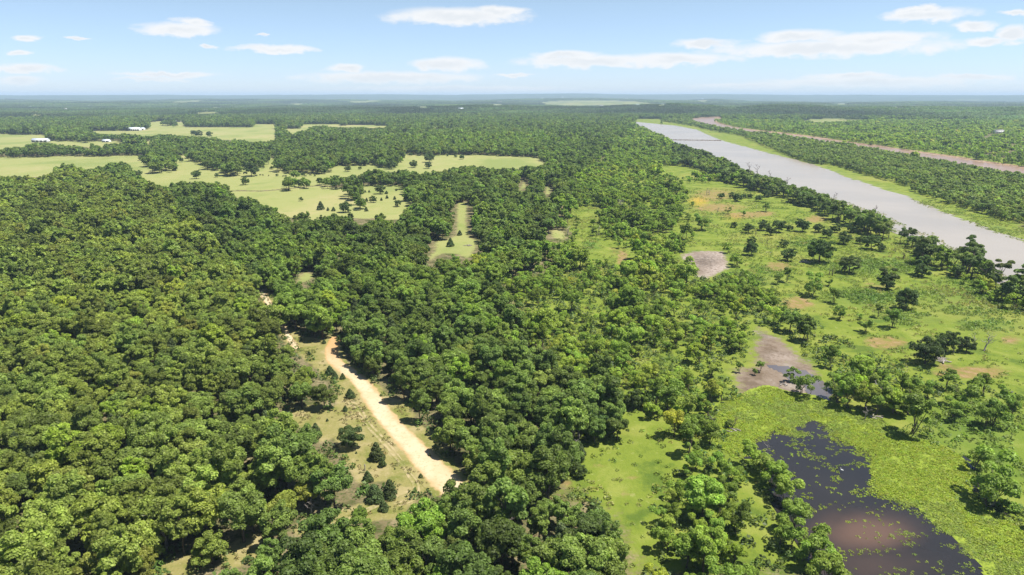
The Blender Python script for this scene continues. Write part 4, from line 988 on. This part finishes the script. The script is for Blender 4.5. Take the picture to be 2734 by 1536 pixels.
lone(Z7, [(545,175,90),(660,155,100),(710,188,80),(770,168,110),(850,158,55),(945,163,112),(1060,168,80),(440,133,60),(1120,208,80),(1245,255,112),(1450,293,122),(1520,308,70),(1370,253,70),(1180,170,80),(1300,170,90)], 'field_oak', OAKT, 'in the row crossing the flood meadow', 0.95)
lone(ZA, [(2080,475,75),(2190,470,80),(2240,500,100),(2300,470,60),(2360,470,60),(2440,500,80),(2520,460,90)], 'field_oak', OAKT, 'on the dry golden meadow', 0.9)
lone(ZA, [(1800,570,60),(2145,622,60),(2300,640,60),(2510,600,80),(1890,780,130)], 'willow', WIL, 'on the dry golden meadow', 0.9)
lone(Z7, [(1605,872,112),(1410,903,112),(1220,803,130),(1175,693,110),(1020,643,140),(1500,793,80),(1370,812,50),(1140,563,60),(830,533,90),(760,550,80),(480,1203,66),(635,1193,82),(590,1222,52),(930,1362,150),(860,1275,90),(200,153,130)], 'willow', WIL, 'in the flood meadow near the mudflat', 0.95)
lone(Z13, [(1220,592,200),(1710,1035,225),(1600,792,112),(1710,542,130),(1500,445,160),(1100,463,180),(950,352,100),(1310,372,112),(1650,350,90),(1800,430,120),(1420,330,100),(760,400,150),(830,330,110),(1180,350,120)], 'willow', WIL, 'in the weeds along the pond', 0.95)
lone(Z13, [(560,1350,190),(500,1190,170),(430,1010,190),(620,1440,170),(330,850,170),(390,930,150),(250,800,170),(480,1290,160),(700,1560,200)], 'willow', (0.24, 0.33, 0.05), 'leaning over the wooded side of the pond', 0.95)
lone(Z12, [(665,738,130),(1055,242,175)], 'field_oak', OAKT, 'at the edge of the small meadow', 1.0)
lone(Z12, [(850,430,240),(510,690,120)], 'field_oak', (0.09, 0.15, 0.034), 'at the corner of the dark oak wood', 0.9)
lone(Z12, [(1300,260,240),(1460,410,130),(1600,420,60),(1760,390,90)], 'willow', WIL, 'between the small meadow and the pond', 0.9)
lone(ZB, [(610,250,130),(620,335,115),(880,360,115),(1180,440,110),(1270,545,125),(340,440,130),(980,190,95)], 'cottonwood', (0.12, 0.18, 0.042), 'by the river end of the meadow', 0.85)
lone(ZB, [(1380,500,170),(1230,380,120),(1090,330,130),(960,300,150),(860,290,120),(1040,260,110)], 'cottonwood', (0.15, 0.21, 0.05), 'leaning over the river water', 0.85)

# ------------------------------------------------------------------ standing dead trees, snags and fallen wood
def dead_parts(g, H, lean, twiggy):
    tr = [np.array([0, 0, -0.3])]; d = np.array([math.cos(0.5) * lean, math.sin(0.5) * lean, 1.0])
    for i in range(1, 6): tr.append(np.array([0, 0, 0]) + d * H * 0.72 * i / 5 + g.normal(size=3) * 0.06 * H * np.array([1, 1, 0]) * i / 5)
    r0 = 0.026 * H + 0.05
    trunk = tube(tr, [r0 * (1.3 - 0.95 * i / 5) for i in range(6)], 6)
    br = []
    for k in range(twiggy):
        s = tr[2 + k % 4] + (tr[min(3 + k % 4, 5)] - tr[2 + k % 4]) * g.random(); a = g.uniform(0, 6.28); L = H * g.uniform(0.22, 0.48)
        e = s + np.array([math.cos(a), math.sin(a), g.uniform(0.35, 1.2)]) * L * 0.72; m = (s + e) / 2 + g.normal(size=3) * L * 0.12
        parts = [tube([s, m, e], [r0 * 0.5, r0 * 0.36, r0 * 0.12], 5, cap=False)]
        for q in range(4):
            s2 = s + (e - s) * g.uniform(0.35, 0.95); a2 = g.uniform(0, 6.28)
            e2 = s2 + np.array([math.cos(a2), math.sin(a2), g.uniform(0.1, 1.0)]) * L * 0.38
            parts.append(tube([s2, (s2 + e2) / 2 + g.normal(size=3) * L * 0.05, e2], [r0 * 0.22, r0 * 0.16, r0 * 0.06], 4, cap=False))
        br.append(join(parts))
    return trunk, br
DEAD = {}
def dead_tree(Z, spots, where, mat=None, look='bare grey', twiggy=6):
    mat = mat or m_dead
    for sp in spots:
        x, y, h = sp[:3]; lean = sp[3] if len(sp) > 3 else 0.08
        p = place(Z, x, y); H = max(1.2, wid(Z, x, y, h) * 1.05); v = int(gs.integers(3)); key = (v, round(lean, 1), mat.name, twiggy)
        if key not in DEAD:
            tk, br = dead_parts(np.random.default_rng(70 + v), 8.0, lean, twiggy)
            DEAD[key] = (mesh('dead_trunk', *tk, mat, smooth=True), [mesh('dead_branch', *b, mat, smooth=True) for b in br])
        e = bpy.data.objects.new('dead_tree' if twiggy > 1 else 'snag', None); COL.objects.link(e); e.location = p; e.scale = (H / 8,) * 3
        e.rotation_euler = (0, 0, float(gs.uniform(0, 6.28)) if len(sp) < 5 else sp[4])
        hw = 'tall' if H > 7 else 'short' if H < 3.2 else 'medium-height'
        ln = 'leaning ' if lean > 0.25 else ''
        tag(e, None, f'{hw} {ln}{look} {"dead tree with forked branches" if twiggy > 1 else "dead snag like a post"} {where}', 'dead tree', f'{look} dead trees {where}')
        tm, bm_ = DEAD[key]
        o = bpy.data.objects.new('trunk', tm); COL.objects.link(o); o.parent = e
        for b in bm_:
            o = bpy.data.objects.new('branch', b); COL.objects.link(o); o.parent = e
dead_tree(Z7, [(2280,1042,120,0.5,0.0),(2060,1052,100,0.15),(2200,1020,90,0.1)], 'beside the meadow oak stand', look='pale bare')
dead_tree(Z7, [(685,252,62),(757,297,48),(1140,482,72),(1165,487,82),(835,402,30),(905,425,16),(1395,532,36),(1430,547,20),(1690,367,62),(1395,322,26),(915,187,22),(1030,192,36),(650,252,30),(320,120,20),(600,190,50),(750,195,45),(320,200,30)], 'standing in the open flood meadow', m_darkdead, 'dark bare', 1)
dead_tree(ZB, [(470,217,72),(672,282,62),(925,447,32),(997,467,22),(590,502,42),(545,452,32),(165,392,36),(400,150,50),(410,155,40),(163,163,20)], 'near the river end of the meadow', m_darkdead, 'dark bare', 1)
dead_tree(ZB, [(975,335,170,0.45,0.2),(1105,432,150,0.08),(810,325,50,0.4)], 'at the river edge among cottonwoods', m_darkdead, 'dark bare', 4)
dead_tree(Z12, [(585,652,250,0.05),(616,542,170,0.05),(545,765,80)], 'at the corner of the dark oak wood')
dead_tree(Z12, [(885,272,120,0.4,2.0),(930,232,90),(948,197,55)], 'by the lone meadow oak', m_darkdead, 'dark bare', 3)
dead_tree(Z12, [(1620,1430,170,0.5,2.4),(1600,420,150,0.1),(1760,400,100,0.6,0.0)], 'among willows on the pond bank', m_darkdead, 'dark bare', 5)
dead_tree(Z12, [(160,1130,230),(190,1330,200),(660,460,180),(500,420,200)], 'rising out of the dark oak wood', look='silvery bare', twiggy=9)
dead_tree(Z9, [(330,1330,190),(1205,1250,260),(60,170,90),(620,130,80),(1280,1150,190)], 'rising out of the broad wood', look='silvery bare', twiggy=9)
dead_tree(Z11, [(660,870,170),(2500,900,170)], 'at the wood edge by the wheel ruts', look='silvery bare', twiggy=9)
dead_tree(Z13, [(990,400,130,0.1),(930,502,80,0.2),(600,350,60,0.1),(1690,1040,60,0.4),(330,720,90,0.1)], 'on the weedy pond margin', look='grey bare', twiggy=5)
dead_tree(ZA, [(1940,440,60,0.1),(1965,440,55,0.1),(2040,610,60,0.5),(600,830,110,0.1),(900,830,90),(1120,640,180,0.05),(2420,570,40),(1380,690,60),(990,460,90)], 'in the scrub and dry meadow', look='grey bare', twiggy=5)
dead_tree(Z4, [(540,650,80,0.2),(610,660,70,0.1),(820,740,70,0.4),(700,690,60,0.1),(1170,880,80,0.1),(1480,940,60,0.1)], 'on the wooded near river bank', m_darkdead, 'dark bare', 5)
def fallen(Z, spots, where, n=7):
    for x, y, w in spots:
        p = place(Z, x, y); L = wid(Z, x, y, w); g = np.random.default_rng(int(x + y))
        e = bpy.data.objects.new('fallen_wood' if n > 1 else 'fallen_log', None); COL.objects.link(e); e.location = p
        tag(e, None, where, 'fallen wood')
        for k in range(n):
            a = g.uniform(-0.9, 0.9) + math.pi * (g.random() < 0.5); l = L * g.uniform(0.3, 0.6); c = np.array([g.uniform(-.25, .25) * L, g.uniform(-.2, .2) * L, 0.25]) * (n > 1)
            d = np.array([math.cos(a), math.sin(a), g.uniform(0.0, 0.25) * (n > 1)]) * l
            tb = tube([c - d * 0.5 + np.array([0, 0, 0.12]), c + g.normal(size=3) * 0.08 * l * 0.5 + np.array([0, 0, 0.15]), c + d * 0.5 + np.array([0, 0, 0.1])], [0.02 * L + 0.06, 0.016 * L + 0.05, 0.03], 6)
            o = link('branch' if n > 1 else 'trunk', mesh('fallen_branch', *tb, m_dead, smooth=True), parent=e)
fallen(Z7, [(960,388,110)], 'tangle of bleached fallen branches by the big meadow oak', 9)
fallen(Z7, [(1970,1115,170)], 'tangle of bleached fallen branches below the oak stand', 11)
fallen(Z7, [(1920,418,50)], 'single pale fallen log near the river end of the meadow', 1)
fallen(Z7, [(700,320,45)], 'small fallen bough in the open flood meadow', 3)
fallen(Z13, [(1000,492,110)], 'fallen grey branches on the pond margin', 5)
fallen(Z13, [(430,292,80)], 'fallen branches at the puddle edge of the mudflat', 5)
fallen(Z13, [(130,572,110)], 'bleached fallen bough on the weedy pond edge', 4)
fallen(Z11, [(1625,668,90)], 'pale fallen trunk across the bend of the wheel ruts', 1)
fallen(Z6, [(180,352,110)], 'low brush pile in the lane clearing', 8)
wp = place(Z11, 1175, 440); post = link('marker_post', mesh('marker_post', *join([tube([(0, 0, -0.3), (0, 0, 1.6), (0, 0, 1.7)], [0.11, 0.11, 0.06], 6), box(-0.14, 0.14, -0.14, 0.14, 1.25, 1.4)]), m_dead), label='pale wooden marker post on the dry verge', cat='post'); post.location = wp

# ------------------------------------------------------------------ ground cover
def tuft_mesh(seed, n, rad, h, size, flat):
    g = np.random.default_rng(seed); a = g.uniform(0, 6.28, n); q = np.sqrt(g.random(n)) * rad
    P = np.stack([np.cos(a) * q, np.sin(a) * q, h * (1 - (q / rad) ** 2) * g.uniform(0.35, 1.0, n) + 0.06], -1)
    N = unit(g.normal(size=(n, 3)) * flat + np.array([0, 0, 1.0]) + P * np.array([0.6, 0.6, 0]) / rad)
    V, Q, sh = cards(g, P, N, size)
    return mesh('tuft', V, Q, m_weed, attrs={'shade': sh})
def cover_scatter(name, x0, x1, y0, y1, step, prob, meshes, tint, scale, label, seed, zoff=0.12, tvar=0.22):
    g = np.random.default_rng(seed)
    X, Y = np.meshgrid(np.arange(x0, x1, step), np.arange(y0, y1, step)); X = X.ravel() + g.uniform(-.5, .5, X.size) * step; Y = Y.ravel() + g.uniform(-.5, .5, Y.size) * step
    px, py = project(np.stack([X, Y, 0 * X], -1))
    ok = (px > -80) & (px < 2814) & (py < 1600); X, Y, px, py = X[ok], Y[ok], px[ok], py[ok]
    k = g.random(len(X)) < prob(X, Y, px, py); X, Y, px, py = X[k], Y[k], px[k], py[k]; n = len(X)
    rt = np.zeros((n, 3)); rt[:, 2] = g.uniform(0, 6.28, n); s = scale(X, Y, px, py) * g.uniform(0.65, 1.4, n)
    T = tint(X, Y, px, py) * g.uniform(1 - tvar, 1 + tvar, (n, 1)) * (1 + g.normal(0, 0.05, (n, 3)))
    print(name, n)
    return scatter(name, np.stack([X, Y, np.full(n, zoff)], -1), rt, np.stack([s, s, s], -1), g.integers(0, len(meshes), n), np.clip(T, 0.01, 0.5), proto_collection(name + '_shapes', meshes), label)
weeds = [tuft_mesh(i, 24, 0.85, 0.7, 0.24, 0.7) for i in range(6)]
def p_weed(X, Y, px, py):
    inm = inside(MEADOW, px, py); cv = cover_at(px, py)
    blocked = inside(POND, px, py) | inside(MUD1, px, py) | inside(MUD2, px, py) | (cv == WATER)
    nz = fbm(X / 9, Y / 9, 101); n2_ = fbm(X / 45, Y / 45, 103)
    p = np.clip((nz - 0.46) * 4 + (n2_ - 0.5) * 1.6 + 0.2, 0.05, 0.8) + lush_b(px, py) * np.clip(nz * 2.2 - 0.3, 0.2, 1)
    p = p * np.clip(1.2 - dry_b(px, py) * 1.3, 0.03, 1)
    return np.where(inm & ~blocked, p, 0) * (np.hypot(X, Y) < 640)
def t_weed(X, Y, px, py):
    a = np.array([0.185, 0.240, 0.033]); b = np.array([0.125, 0.215, 0.036]); c = np.array([0.27, 0.28, 0.07])
    l = np.clip(lush_b(px, py) + (fbm(X / 30, Y / 30, 107) - 0.5) * 1.4, 0, 1)[:, None]; w = (fbm(X / 14, Y / 14, 109) > 0.58)[:, None]
    return np.where(w, c, a * (1 - l) + b * l)
cover_scatter('meadow_weeds', -10, 560, 95, 620, 1.75, p_weed, weeds, t_weed, lambda X, Y, px, py: np.full(len(X), 0.8) + 0.6 * lush_b(px, py), 'low leafy weeds growing over the flood meadow', 201)
grass = [tuft_mesh(20 + i, 14, 0.5, 0.35, 0.2, 1.0) for i in range(4)]
def p_verge(X, Y, px, py):
    iv = np.zeros(len(X), bool)
    for v in VERGE: iv |= inside(v, px, py)
    return np.where(iv, np.clip((fbm(X / 6, Y / 6, 131) - 0.42) * 3, 0.03, 0.6), 0)
ROADC = np.array([ground(*q[:2])[0][:2] for q in Z10([(890,95),(850,200),(880,310),(1000,400),(1130,510),(1210,610),(1290,740),(1400,880),(1520,1010),(1640,1140),(1780,1300),(1900,1420),(2040,1560)])])
def off_road(X, Y):
    d = np.full(len(X), 1e9)
    for (ax, ay), (bx_, by_) in zip(ROADC[:-1], ROADC[1:]):
        vx, vy = bx_ - ax, by_ - ay; tt = np.clip(((X - ax) * vx + (Y - ay) * vy) / (vx * vx + vy * vy), 0, 1); d = np.minimum(d, np.hypot(X - ax - tt * vx, Y - ay - tt * vy))
    return d
cover_scatter('verge_grass', -140, 40, 95, 330, 0.95, lambda X, Y, px, py: p_verge(X, Y, px, py) * (off_road(X, Y) > 3.2), grass, lambda X, Y, px, py: np.where((fbm(X / 8, Y / 8, 137) > 0.52)[:, None], np.array([0.20, 0.20, 0.06]), np.array([0.27, 0.23, 0.10])), lambda X, Y, px, py: np.full(len(X), 0.8), 'dry tussock grass on the road verge', 205)
pads = [tuft_mesh(40 + i, 15, 0.42, 0.12, 0.125, 0.45) for i in range(6)]
def p_pond(X, Y, px, py):
    ip = (inside(POND, px, py) | inside(MATP, px, py)) & (py > 0)
    wx = px + (fbm(X / 4, Y / 4, 151, 5) - 0.5) * 120; wy = py + (fbm(X / 4, Y / 4, 153, 5) - 0.5) * 90
    w = inside(WOPEN, wx, wy); st = fbm(X / 4 + Y / 8, Y / 2.0 - X / 10, 157, 5)
    far_e = np.clip((px - 2330) / 300, 0, 0.4)
    pw = np.clip((st - 0.53 + far_e * 0.3) * 2.6, 0.012, 0.6) * (1 - 0.75 * silt_b(px, py))
    return np.where(ip, np.where(w, pw, 1.0 - 0.75 * np.clip((fbm(X / 2.5, Y / 2.5, 159) - 0.60) * 8, 0, 1)), 0)
cover_scatter('pond_weed', 20, 200, 70, 215, 0.47, p_pond, pads, lambda X, Y, px, py: np.where((fbm(X / 12, Y / 12, 161) > 0.5)[:, None], np.array([0.265, 0.335, 0.028]), np.array([0.225, 0.29, 0.042])), lambda X, Y, px, py: np.where(inside(WOPEN, px, py), 0.72, 1.05), 'bright green floating weed on the pond', 207, zoff=0.155)
# forest-floor undergrowth showing in the gaps of the woods
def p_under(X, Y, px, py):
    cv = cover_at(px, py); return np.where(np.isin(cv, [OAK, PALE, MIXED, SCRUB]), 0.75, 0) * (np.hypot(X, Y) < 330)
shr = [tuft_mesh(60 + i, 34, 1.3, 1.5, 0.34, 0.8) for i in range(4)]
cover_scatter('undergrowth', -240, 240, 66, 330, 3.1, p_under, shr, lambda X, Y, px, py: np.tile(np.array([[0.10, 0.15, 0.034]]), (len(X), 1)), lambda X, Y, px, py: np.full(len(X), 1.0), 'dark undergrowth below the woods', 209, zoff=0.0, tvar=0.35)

# ------------------------------------------------------------------ dike across the river, birds, cattle
da, db = place(Z4, -60, 397), place(Z4, 345, 403)
nseg = 46; dk = []
gd = np.random.default_rng(8)
dike = bpy.data.objects.new('rock_dike', None); COL.objects.link(dike); dike.location = (da + db) / 2
tag(dike, None, 'low dark rock dike crossing the river from bank to bank', 'dike')
dk_m = []
for v in range(4):
    bv, bq = box(-1, 1, -1, 1, -0.6, 0.6); bv = bv * (1 + gd.normal(0, 0.16, bv.shape)); dk_m.append(mesh('dike_rock', bv, bq, m_darkdead))
for i in range(nseg):
    p = (db - da) * ((i + 0.5) / nseg - 0.5); o = bpy.data.objects.new('rock', dk_m[i % 4]); COL.objects.link(o); o.parent = dike
    o.location = p + Vector((0, float(gd.normal(0, 0.5)), 0.35)) if False else (p[0], p[1] + float(gd.normal(0, 0.4)), 0.35)
    o.scale = (float(np.linalg.norm(db - da)) / nseg * 0.62, 2.6, float(gd.uniform(0.8, 1.3))); o.rotation_euler = (0, 0, math.atan2((db - da)[1], (db - da)[0]) + float(gd.normal(0, 0.1)))

m_white, t = new_mat('white_plumage'); finish(m_white, t, principled(t, t.mix(t.noise(t.pos(), 20, 2), (0.75, 0.75, 0.73), (0.85, 0.85, 0.84)), 0.8, 0.2))
m_beak, t = new_mat('orange_beak'); finish(m_beak, t, principled(t, (0.6, 0.3, 0.04), 0.6, 0.3))
def egret(Z, x, y, rz, label):
    body = tube([(-0.42, 0, 0.52), (-0.25, 0, 0.56), (0, 0, 0.60), (0.17, 0, 0.66), (0.26, 0, 0.78), (0.20, 0, 0.90), (0.24, 0, 1.0), (0.31, 0, 1.03)], [0.02, 0.10, 0.14, 0.11, 0.05, 0.04, 0.045, 0.035], 8, cap=False)
    e = link('egret', mesh('egret', *body, m_white, smooth=True), label=label, cat='bird', group='white egrets standing in the pond')
    link('beak', mesh('beak', *tube([(0.30, 0, 1.03), (0.38, 0, 1.02), (0.46, 0, 1.0)], [0.025, 0.015, 0.004], 6), m_beak), parent=e)
    for s in (-1, 1): link('leg', mesh('leg', *tube([(0, 0.05 * s, 0.5), (0.02, 0.05 * s, 0.25), (0, 0.05 * s, 0.0)], [0.02, 0.014, 0.014], 6), m_darkdead), parent=e)
    p = place(Z, x, y); e.location = (p[0], p[1], 0.14); e.rotation_euler = (0, 0, rz); e.scale = (0.95,) * 3
egret(Z13, 415, 774, 0.6, 'white egret standing in open dark pond water')
egret(Z13, 787, 824, 2.6, 'white egret standing among thin floating weed')
m_cow, t = new_mat('dark_hide'); finish(m_cow, t, principled(t, t.mix(t.noise(t.new('ShaderNodeTexCoord').outputs['Object'], 2.0, 2), (0.018, 0.014, 0.012), (0.05, 0.035, 0.026)), 0.7, 0.3))
cow_body = tube([(-1.1, 0, 1.15), (-0.95, 0, 1.12), (-0.5, 0, 1.02), (0.1, 0, 0.98), (0.6, 0, 1.05), (0.85, 0, 1.15), (1.1, 0, 1.0), (1.3, 0, 0.7), (1.45, 0, 0.42), (1.62, 0, 0.22)], [0.05, 0.3, 0.40, 0.42, 0.40, 0.30, 0.20, 0.16, 0.15, 0.08], 8, cap=False)
cow_parts = [cow_body]
for sx, xs in ((1, 0.72), (-1, -0.85)):
    for s in (-1, 1):
        kx = 0.06 if sx > 0 else 0.14
        cow_parts.append(tube([(xs, 0.2 * s, 1.0), (xs + (0.04 if sx > 0 else 0.1), 0.21 * s, 0.62), (xs - kx, 0.2 * s, 0.42), (xs - 0.02, 0.2 * s, 0.0)], [0.17, 0.11, 0.07, 0.06], 6))
for s in (-1, 1): cow_parts.append(tube([(1.28, 0.12 * s, 0.75), (1.25, 0.26 * s, 0.8)], [0.06, 0.02], 6))
cow_parts.append(tube([(-1.1, 0, 1.2), (-1.24, 0, 0.9), (-1.22, 0, 0.45)], [0.04, 0.03, 0.05], 6))
cow_me = mesh('cow', *join(cow_parts), m_cow, smooth=True)
for k, (x, y) in enumerate([(350,880),(376,882),(432,887),(575,892),(600,890),(795,892),(840,882),(312,886)]):
    o = link('cow', cow_me, label='dark cow grazing in the big pasture near the clumps of oaks', cat='cow', group='dark cattle grazing in the big pasture'); o.location = place(Z2, x, y); o.location.z = 0.09; o.rotation_euler = (0, 0, float(gs.uniform(0, 6.28)))

# ------------------------------------------------------------------ farm buildings and far houses
def flat_mat(name, a, b, rough=0.7, sc_=1.5):
    m, t = new_mat(name); return finish(m, t, principled(t, t.mix(t.noise(t.pos(), sc_, 4, 0.6), a, b), rough, 0.3))
m_wall = flat_mat('white_siding', (0.62, 0.62, 0.60), (0.74, 0.74, 0.72)); m_tan = flat_mat('tan_siding', (0.46, 0.40, 0.33), (0.54, 0.48, 0.40))
m_metal = flat_mat('pale_metal_roof', (0.50, 0.56, 0.62), (0.62, 0.67, 0.72), 0.4); m_shingle = flat_mat('grey_shingle_roof', (0.16, 0.15, 0.15), (0.23, 0.22, 0.21)); m_redroof = flat_mat('rust_roof', (0.30, 0.16, 0.11), (0.38, 0.21, 0.15))
m_glass = flat_mat('dark_window', (0.02, 0.025, 0.03), (0.04, 0.045, 0.05), 0.15)
def house(Z, x, y, L, D, h, rz, wall, roof, label, name='house', group=None, bays=0, lift=0.0):
    p = place(Z, x, y); e = bpy.data.objects.new(name, None); COL.objects.link(e); e.location = (p[0], p[1], p[2] + lift); e.rotation_euler = (0, 0, rz)
    tag(e, None, label, 'barn' if name == 'barn' else 'house', group)
    rh = D * 0.22
    Vw, Qw = box(-L / 2, L / 2, -D / 2, D / 2, -1.0, h)
    gv = np.array([(-L / 2, -D / 2, h), (-L / 2, D / 2, h), (-L / 2, 0, h + rh), (-L / 2, 0, h + rh * 0.999), (L / 2, -D / 2, h), (L / 2, D / 2, h), (L / 2, 0, h + rh), (L / 2, 0, h + rh * 0.999)], float)
    link('wall', mesh('wall', *join([(Vw, Qw), (gv, np.array([(0, 2, 3, 1), (4, 5, 7, 6)]))]), wall), parent=e)
    o = 0.5; parts = []
    for s in (-1, 1):
        a = np.array([(-L / 2 - o, s * (D / 2 + o), h - 0.12), (L / 2 + o, s * (D / 2 + o), h - 0.12), (L / 2 + o, 0, h + rh + 0.1), (-L / 2 - o, 0, h + rh + 0.1)], float)
        parts.append((np.concatenate([a, a + np.array([0, 0, 0.22])]), np.array([(0, 1, 2, 3), (4, 7, 6, 5), (0, 4, 5, 1), (1, 5, 6, 2), (2, 6, 7, 3), (3, 7, 4, 0)])))
    link('roof', mesh('roof', *join(parts), roof), parent=e)
    n = bays or max(3, int(L / 4)); me_w = mesh('window', *box(-0.7, 0.7, -0.06, 0.06, -0.7, 0.7), m_glass); me_d = mesh('door', *box(-0.6 if not bays else -L / n * 0.38, 0.6 if not bays else L / n * 0.38, -0.06, 0.06, 0, 2.1 if not bays else h * 0.78), m_glass)
    for i in range(n):
        xx = -L / 2 + (i + 0.5) * L / n
        isd = bays or i == n // 2
        w = link('door' if isd else 'window', me_d if isd else me_w, parent=e); w.location = (xx, -D / 2 - 0.03, 0.0 if isd else h * 0.55)
    return e
house(Z1, 1318, 440, 30, 13, 5.0, 0.0, m_wall, m_metal, 'long white open-bay barn with pale metal roof by the pasture', 'barn', bays=6)
house(Z1, 1397, 432, 12, 9, 3.6, 0.0, m_wall, m_metal, 'small white shed beside the long white barn', 'barn', bays=2)
house(Z1, 1375, 392, 15, 9, 3.4, 0.1, m_tan, m_redroof, 'tan house with rust roof behind the white barn')
house(Z1, 1735, 352, 24, 12, 3.6, -0.1, m_wall, m_shingle, 'white house with grey roof beyond the barn pasture')
house(Z1, 1128, 432, 14, 9, 3.2, 0.2, m_tan, m_redroof, 'low tan house in trees west of the white barn')
house(Z1, 405, 562, 26, 10, 3.4, 0.05, m_wall, m_metal, 'long white shed half hidden by the western tree belt', 'barn', bays=4, lift=2.5)
house(Z1, 1050, 552, 12, 8, 3.0, 0.0, m_wall, m_metal, 'small white shed on the thin pasture strip', 'barn', bays=2)
house(Z1, 140, 350, 16, 9, 3.4, 0.1, m_tan, m_redroof, 'rust-roofed house in the far western wood', lift=5.0)
FAR = [(Z1,2015,250,24,'house with pale walls on the near forested ridge above the barn'),(Z2,2320,236,22,'white house alone in the ridge forest'),(Z3,490,165,40,'large pale house in a clearing below the far ridge'),(Z3,1110,112,30,'white house on the crest of the pale hill pasture'),
       (Z3,1490,200,34,'pale house group on the shoulder of the wooded hill'),(Z3,1850,190,22,'rose-roofed house on the wooded hilltop'),(Z3,2070,146,34,'white house on the far slope past the wooded hill'),(Z3,910,123,34,'white house at the edge of the pale hill pasture'),(Z3,1740,124,30,'white house on the distant blue ridge'),
       (Z4,210,100,30,'white house on the far knoll past the river bend'),(Z4,2385,352,20,'tan house at the end of the forest drive'),(Z1,320,215,30,'white house in the far western clearing'),(Z1,520,200,26,'white house beside the far western clearing'),(Z1,885,206,26,'white house in the hazy western forest'),(Z1,640,234,18,'tan house among the hazy western trees')]
for i, (Z, x, y, L, lab) in enumerate(FAR):
    house(Z, x, y, L, L * 0.42, 4.6, float(gs.uniform(-0.3, 0.3)), m_wall if i % 3 else m_tan, m_metal if i % 2 else m_shingle, lab, lift=2.0)

# ------------------------------------------------------------------ haze: clear summer air over the land
m_haze = bpy.data.materials.new('summer_haze'); m_haze.use_nodes = True; m_haze.node_tree.nodes.clear()
t = NT(m_haze.node_tree); pv = t.new('ShaderNodeVolumePrincipled'); pv.inputs['Color'].default_value = (0.62, 0.81, 1.0, 1); pv.inputs['Density'].default_value = 8.5e-5; pv.inputs['Anisotropy'].default_value = 0.0
ho = t.new('ShaderNodeOutputMaterial'); t.l.new(pv.outputs[0], ho.inputs['Volume'])
top = max(float(gz.max()) + 14, CAM_H + 12)
link('haze', mesh('haze', *box(-21600, 21600, -21600, 21600, float(gz.min()) - 1.0, top), m_haze), kind='stuff')
